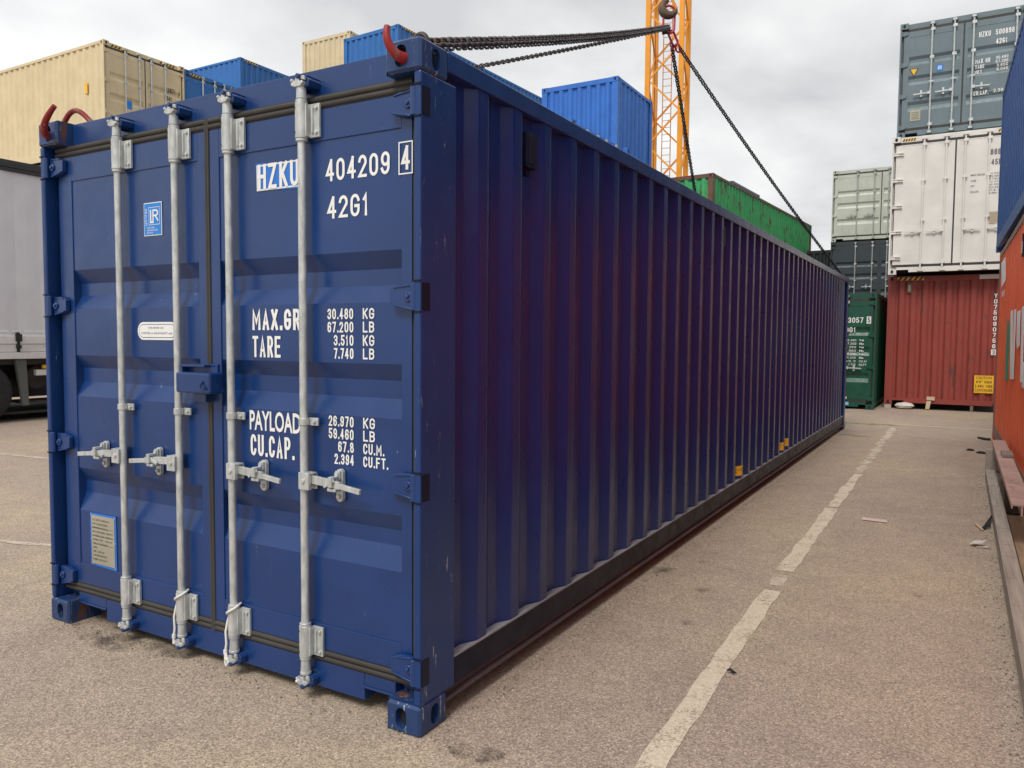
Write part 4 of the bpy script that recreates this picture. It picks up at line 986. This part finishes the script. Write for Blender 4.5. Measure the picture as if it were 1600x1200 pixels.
for pts_ in ([(1564, 411), (1570, 402), (1570, 438), (1564, 450)],
             [(1578, 487), (1581, 484), (1580.5, 593), (1577, 592)],
             [(1583, 484), (1586.5, 483), (1584, 548), (1582.5, 592), (1580.5, 592)],
             [(1588, 487), (1593, 485), (1591.5, 540), (1588, 545), (1587, 535)],
             [(1595.5, 481), (1599, 477), (1596, 598), (1592.5, 597)],
             [(1597, 566), (1606, 560), (1604, 612), (1595, 604), (1597, 590)],
             [(1565, 456), (1567, 454), (1566, 464), (1564.5, 464)],
             [(1568, 453), (1569, 452), (1568, 462), (1567, 462)]):
    t = MB(); stroke(t, pts_); t.build('lettering', WR, R_)
t = MB(); stroke(t, [(1573.5, 495), (1576.5, 512), (1575.5, 545), (1573.5, 595), (1569.5, 594), (1570, 560), (1572, 520)]); t.build('leaf_mark', plain('green_mark', (.03, .30, .17)), R_)
t = MB()
a0 = R_local(1596.5, 405)[0]; t.box(-W-.002, -W+.03, a0-.05, a0+.05, 2.42, 2.66, 0); t.box(-W-.004, -W-.002, a0-.03, a0+.03, 2.45, 2.58, 1); t.build('side_vent', [M['hole'], WM], R_)
# green H: white strip of lettering at the lower edge and on the end
t = MB(); t.prism([(5.6, .98), (8.6, .98), (8.6, 1.20), (5.6, 1.20)], -.009, -.007, 0, fn=lambda u, v, d: (d, u, v)); t.build('lettering', WM, Hh)

# ------------------------------------------------------------------ grey curtain-side trailer at the left
TX, TY = -12.45, 4.9
tr = thing('lorry_trailer', (TX, TY, 0), R(0), 'grey curtain-side lorry trailer parked behind the navy container at the left edge', 'lorry trailer')
y0, y1 = -9.0, 4.0
m_ = MB(); prof = []
for i in range(66):
    yy = y0+(y1-y0)*i/65; prof.append((yy, .012*math.sin(i*.9)+.006*math.sin(i*2.3)))
m_.strip(prof, lambda a, d, b: (-.02+d, a, b), 1.50, 4.30); m_.box(-2.5, -.06, y0, y1, 1.45, 4.32); m_.build('curtain', M['curtain'], tr, smooth=False)
m_ = MB(); m_.box(-2.55, .02, y0, y1+.02, 4.30, 4.36); m_.box(-.08, .03, y0, y1+.02, 4.36, 4.46); m_.box(-2.5, .01, y0, y1, 4.46, 4.49); m_.build('top_rail', M['dark_steel'], tr, bevel=.01)
m_ = MB(); m_.box(-.06, .03, y0, y1, 1.36, 1.50); m_.box(-.06, .015, y0, y1, 1.22, 1.352); m_.box(-.06, .04, y0, y1, 1.10, 1.212); m_.build('side_rail', M['alu'], tr, bevel=.008)
m_ = MB()
for i in range(60): m_.box(-.004, .0, y0+.1+i*.2, y0+.24+i*.2, 1.56, 1.60)
m_.build('reflective_tape', WM, tr)
for yy in (-.9, .28-.1, 1.3, 2.4):
    m_ = MB(); m_.box(.0, .035, yy-.025, yy+.025, 1.16, 1.56); m_.box(.02, .06, yy-.05, yy+.05, 1.40, 1.53); m_.box(.02, .055, yy-.04, yy+.04, 1.28, 1.34); m_.build('strap_buckle', M['black_rubber'], tr, bevel=.004)
m_ = MB(); m_.box(-1.6, -.9, y0, y1, .72, 1.08); m_.box(-1.9, -.75, .2, y1-.1, .38, .71); m_.box(-2.4, -.12, y0, y1, 1.0, 1.095); m_.build('chassis_dark_fill', M['dark_steel'], tr)  # lower dark box added to give the black shade under the trailer
for side in (-.02, -2.15):
    for yy in (-3.04, -1.72, -.40):
        wh = MB(); segs = 36; R0 = .52
        ring_ = [(-.0, R0*.55), (.0, R0*.80), (-.03, R0*.95), (-.07, R0), (-.24, R0), (-.28, R0*.95), (-.30, R0*.6)]
        vs = []; 
        for i in range(segs):
            a = 2*math.pi*i/segs
            for (dx_, rr_) in ring_: vs.append((side+dx_, yy+rr_*math.cos(a), .525+rr_*math.sin(a)))
        k_ = len(ring_); fs = [(i*k_+j, i*k_+j+1, ((i+1) % segs)*k_+j+1, ((i+1) % segs)*k_+j) for i in range(segs) for j in range(k_-1)]
        wh.add(vs, fs); w_ = wh.build('wheel', M['black_rubber'], tr, smooth=True)
        rm_ = MB(); rm_.tube([(side-.05, yy, .525), (side-.012, yy, .525)], [R0*.56, R0*.56], 24); rm_.tube([(side-.02, yy, .525), (side+.03, yy, .525)], [.13, .11], 16)
        rm_.build('rim', M['dark_steel'], w_, smooth=True)
m_ = MB()
m_.prism([(.15, 1.09), (.33, 1.09), (.36, .28), (.26, .28)], -.10, -.02, fn=lambda u, v, d: (d, u, v)); m_.build('landing_leg', paint('dull_grey_leg', (.11, .12, .11), .6), tr, bevel=.006)
m_ = MB(); m_.tube([(-.35, .68, .75), (-1.2, .68, .75)], .20, 20); 
for i in range(4): m_.tube([(-.4-i*.2, .68, .75), (-.45-i*.2, .68, .75)], .215, 20)
m_.box(-.8, -.2, .35, 1.6, .30, .34); m_.build('air_tank', M['dark_steel'], tr, smooth=True)
m_ = MB(); m_.tube([(-.05, .62, .95), (-.05, .78, .95)], .035, 10); m_.build('valve', M['yellow_sticker'], tr, smooth=True)
m_ = MB(); m_.box(-.12, -.04, .50, .95, .80, .90); m_.build('bracket', M['alu'], tr)
m_ = MB(); m_.box(-2.4, -.25, y0+.3, y1-.3, .12, .16); m_.box(-.3, -.25, .3, y1, .30, .34); m_.build('side_guard_dark_sheet', M['dark_steel'], tr)  # wide low dark sheet added as shade beneath the trailer, plus a thin guard rail

# ------------------------------------------------------------------ timbers, beam and litter at the right
def solo(mb, name, mat, label, cat, group=None, **k): return tag(mb.build(name, mat, **k), label, cat, group)
m_ = MB(); 
m_.box(1.985, 2.075, 1.0, 7.75, .006, .105); m_.box(2.000, 2.005, .9, 6.9, .02, .05)
for yy in (2.0, 2.6, 3.15, 3.7, 4.05, 4.6, 5.1, 5.5, 6.1, 6.6, 7.1): m_.box(1.992, 2.072, yy, yy+.012, .1052, .1068)
solo(m_, 'timber_beam', M['grey_wood'], 'long weathered grey timber lying on the asphalt along the right edge', 'timber', bevel=.004)
m_ = MB(); m_.box(2.10, 2.22, 1.4, 5.55, .004, .03)
solo(m_, 'plywood_sheet', M['tan_wood'], 'tan wooden sheet lying between the long timber and the orange container', 'plywood sheet', bevel=.002)
m_ = MB(); m_.box(2.075, 2.25, 5.75, 6.35, .004, .265)
solo(m_, 'wooden_block', M['dark_wood'], 'dark wooden block under the flat faded red beam by the orange container', 'wooden block', bevel=.01)
m_ = MB(); m_.box(2.06, 2.195, 4.3, 8.6, .338, .350); m_.box(2.06, 2.068, 4.3, 8.6, .318, .337); m_.box(2.12, 2.132, 4.3, 8.6, .27, .337); m_.box(2.07, 2.19, 5.9, 8.6, .266, .272)
bm_ = solo(m_, 'steel_beam', M['beam'], 'flat faded red steel beam resting on the wooden block beside the orange container', 'steel beam')
m_ = MB(); m_.box(2.10, 2.20, 6.95, 7.30, .355, .385)
solo(m_, 'steel_plate', paint('loose_plate_paint', (.26, .20, .18), .5), 'small steel plate lying across the faded red beam', 'steel plate', bevel=.003)
m_ = MB(); m_.box(2.0, 2.18, 8.3, 8.42, .004, .263); solo(m_, 'wooden_block', M['grey_wood'], 'pale wooden block holding the far end of the faded red beam', 'wooden block', bevel=.008)
def at_ground(u, v, z=0.0):
    ray = _f + _r*((u-800)/1213.6) - _u*((v-600)/1213.6); k_ = (z-CAM.z)/ray.z; return CAM+ray*k_
def flatbit(pts_px, h, name, mat, label, cat, group=None, z0=.006):
    m = MB(); P_ = [at_ground(*p) for p in pts_px]; m.prism([(p.x, p.y) for p in P_], z0, z0+h, fn=lambda u, v, d: (u, v, d)); return solo(m, name, mat, label, cat, group)
PAPER = plain('pale_paper', (.62, .58, .54), .8); DK = M['black_rubber']
flatbit([(1347, 810), (1386, 814), (1386, 818), (1346, 813)], .004, 'paper_strip', plain('pink_paper', (.60, .47, .42), .8), 'pale pink strip of paper on the asphalt between the line and the timber', 'paper strip')
m_ = MB(); a = at_ground(1527, 854)
m_.prism([(a.x-.05, a.y-.02), (a.x+.03, a.y-.05), (a.x+.06, a.y+.03), (a.x-.02, a.y+.06)], .010, .014, fn=lambda u, v, d: (u, v, d+.25*(u-a.x)+.02)); m_.prism([(a.x-.01, a.y-.05), (a.x+.07, a.y-.03), (a.x+.06, a.y+.02)], .006, .01, fn=lambda u, v, d: (u, v, d))
solo(m_, 'crumpled_paper', PAPER, 'crumpled scrap of white paper lying near the long timber', 'paper scrap')
flatbit([(1523, 821), (1526, 820), (1537, 829), (1535, 831)], .006, 'wood_splinter', plain('pale_wood', (.55, .42, .27), .8), 'pale wood splinter on the asphalt beside the long timber', 'wood splinter')
m_ = MB(); a, b, c = at_ground(1550, 806, .03), at_ground(1536, 826, .012), at_ground(1546, 822, .02)
m_.tube([a, b, c, at_ground(1547, 815, .05)], .010, 6); solo(m_, 'plastic_strap', DK, 'black bent strap leaning on the long timber next to the splinter', 'strap')
m_ = MB(); m_.tube([at_ground(1541, 732, .01), at_ground(1549, 717, .015), at_ground(1558, 705, .02)], .010, 6); solo(m_, 'rubber_strip', DK, 'dark thin strip lying slantwise beyond the end of the long timber', 'rubber strip')
m_ = MB(); m_.tube([at_ground(1529, 684, .01), at_ground(1540, 686, .02), at_ground(1548, 686.5, .02)], .022, 6); solo(m_, 'rubber_strip', DK, 'dark flat strip on the asphalt at the far foot of the orange container', 'rubber strip')
for i, (u, v, w_, lb) in enumerate(((1516, 704.5, .05, 'smaller dark lump on the asphalt, farther from the faded red beam'), (1533, 709, .06, 'small dark lump on the asphalt left of the faded red beam'), (1143, 1053, .022, 'dark pebble beside the near part of the painted line'), )):
    a = at_ground(u, v); m_ = MB(); m_.tube([(a.x-w_, a.y, .012), (a.x-w_*.3, a.y+.004, .018), (a.x+w_*.5, a.y-.01, .016), (a.x+w_, a.y, .010)], [w_*.12, w_*.34, w_*.3, w_*.1], 7); solo(m_, 'debris_lump', DK, lb, 'debris', 'dark bits on the asphalt')
# oil stains and damp marks
for u, v, rx, ry in ((1435, 931, .03, .04), (1035, 892, .06, .09), (1100, 880, .035, .05), (1095, 922, .04, .05), (1075, 975, .03, .03), (1330, 681, .25, .12), (1365, 663, .5, .15), (740, 1178, .10, .07), (250, 985, .5, .28), (1054, 938, .02, .03), (352, 1072, .04, .03)):
    a = at_ground(u, v); blob('oil_stain', a.x, a.y, rx, ry, M['stain'])
# rubbish and chocks under the oxide red container
m_ = MB(); m_.box(xm+.01, xm+.15, ym+.0, ym+.18, .004, .088); solo(m_, 'wooden_chock', plain('pale_chock', (.45, .40, .34), .8), 'pale chock under the left foot of the oxide red container', 'chock', 'chocks under the oxide red container')
m_ = MB(); m_.box(xm+2.2, xm+2.4, ym+.0, ym+.18, .004, .088); solo(m_, 'wooden_chock', plain('brown_chock', (.2, .13, .09), .8), 'brown chock under the right foot of the oxide red container', 'chock', 'chocks under the oxide red container')
m_ = MB(); m_.box(xm+1.70, xm+1.76, ym+.02, ym+.14, .004, .13); solo(m_, 'wooden_chock', plain('brown_chock', (.2, .13, .09), .8), 'small brown post under the middle of the oxide red container edge', 'chock', 'chocks under the oxide red container')
m_ = MB(); n = 14
vs = []; 
for j in range(5):
    for i in range(n):
        a = 2*math.pi*i/n; ph = math.pi*j/4; rr_ = .16*math.sin(ph)*(1+.2*random.random())+.01; vs.append((xm+.42+rr_*math.cos(a)*1.1, ym-.04+rr_*math.sin(a)*.6, .08-.075*math.cos(ph)*(1 if j else 1)))
m_.add(vs, [(j*n+i, j*n+(i+1) % n, (j+1)*n+(i+1) % n, (j+1)*n+i) for j in range(4) for i in range(n)])
solo(m_, 'plastic_bag', PAPER, 'crumpled white plastic bag by the left foot of the oxide red container', 'plastic bag')
m_ = MB(); m_.box(xm+.86, xm+1.02, ym-.03, ym-.01, .22, .30); m_.prism([(xm+.84, .02), (xm+.92, .02), (xm+.95, .20), (xm+.86, .20)], ym-.03, ym-.0, 0); solo(m_, 'cardboard_scrap', plain('cardboard', (.55, .45, .30), .8), 'pale cardboard scrap hanging under the oxide red container edge', 'cardboard')
m_ = MB(); a = at_ground(1325, 634); m_.box(a.x-.1, a.x+.12, 16.50, 16.54, .09, .16); solo(m_, 'plastic_sheet', plain('pale_blue_plastic', (.2, .42, .65), .5), 'scrap of pale blue plastic on the sill of the dark green container', 'plastic scrap')

def grit(name, spots, mat):
    m = MB()
    for x, y, r in spots:
        n_ = 5; a0 = random.random()*6; top = (x, y, .004+r*.8)
        base = [(x+r*math.cos(a0+2*math.pi*i/n_)*random.uniform(.7, 1.3), y+r*math.sin(a0+2*math.pi*i/n_)*random.uniform(.7, 1.3), .002) for i in range(n_)]
        m.add(base+[top], [(i, (i+1) % n_, n_) for i in range(n_)])
    return tag(m.build(name, mat), kind='stuff')
sp_ = []
for i in range(900):
    y = random.uniform(-.05, 12.2); sp_.append((random.choice((.02, .03))+abs(random.gauss(0, .05)), y, random.uniform(.002, .006)))
for i in range(160): sp_.append((random.uniform(-2.5, .05), -.0-abs(random.gauss(0, .06))+.04, random.uniform(.002, .006)))
for i in range(700):
    sp_.append((random.uniform(-6, 2.1), random.uniform(-1.5, 9), random.uniform(.0015, .0045)))
for i in range(500): sp_.append((1.98-abs(random.gauss(0, .05)), random.uniform(1, 8), random.uniform(.002, .006)))
grit('grit', sp_[::2], paint('grit_dark', (.17, .145, .125), .9)); grit('grit', sp_[1::2], paint('grit_pale', (.42, .37, .30), .9))
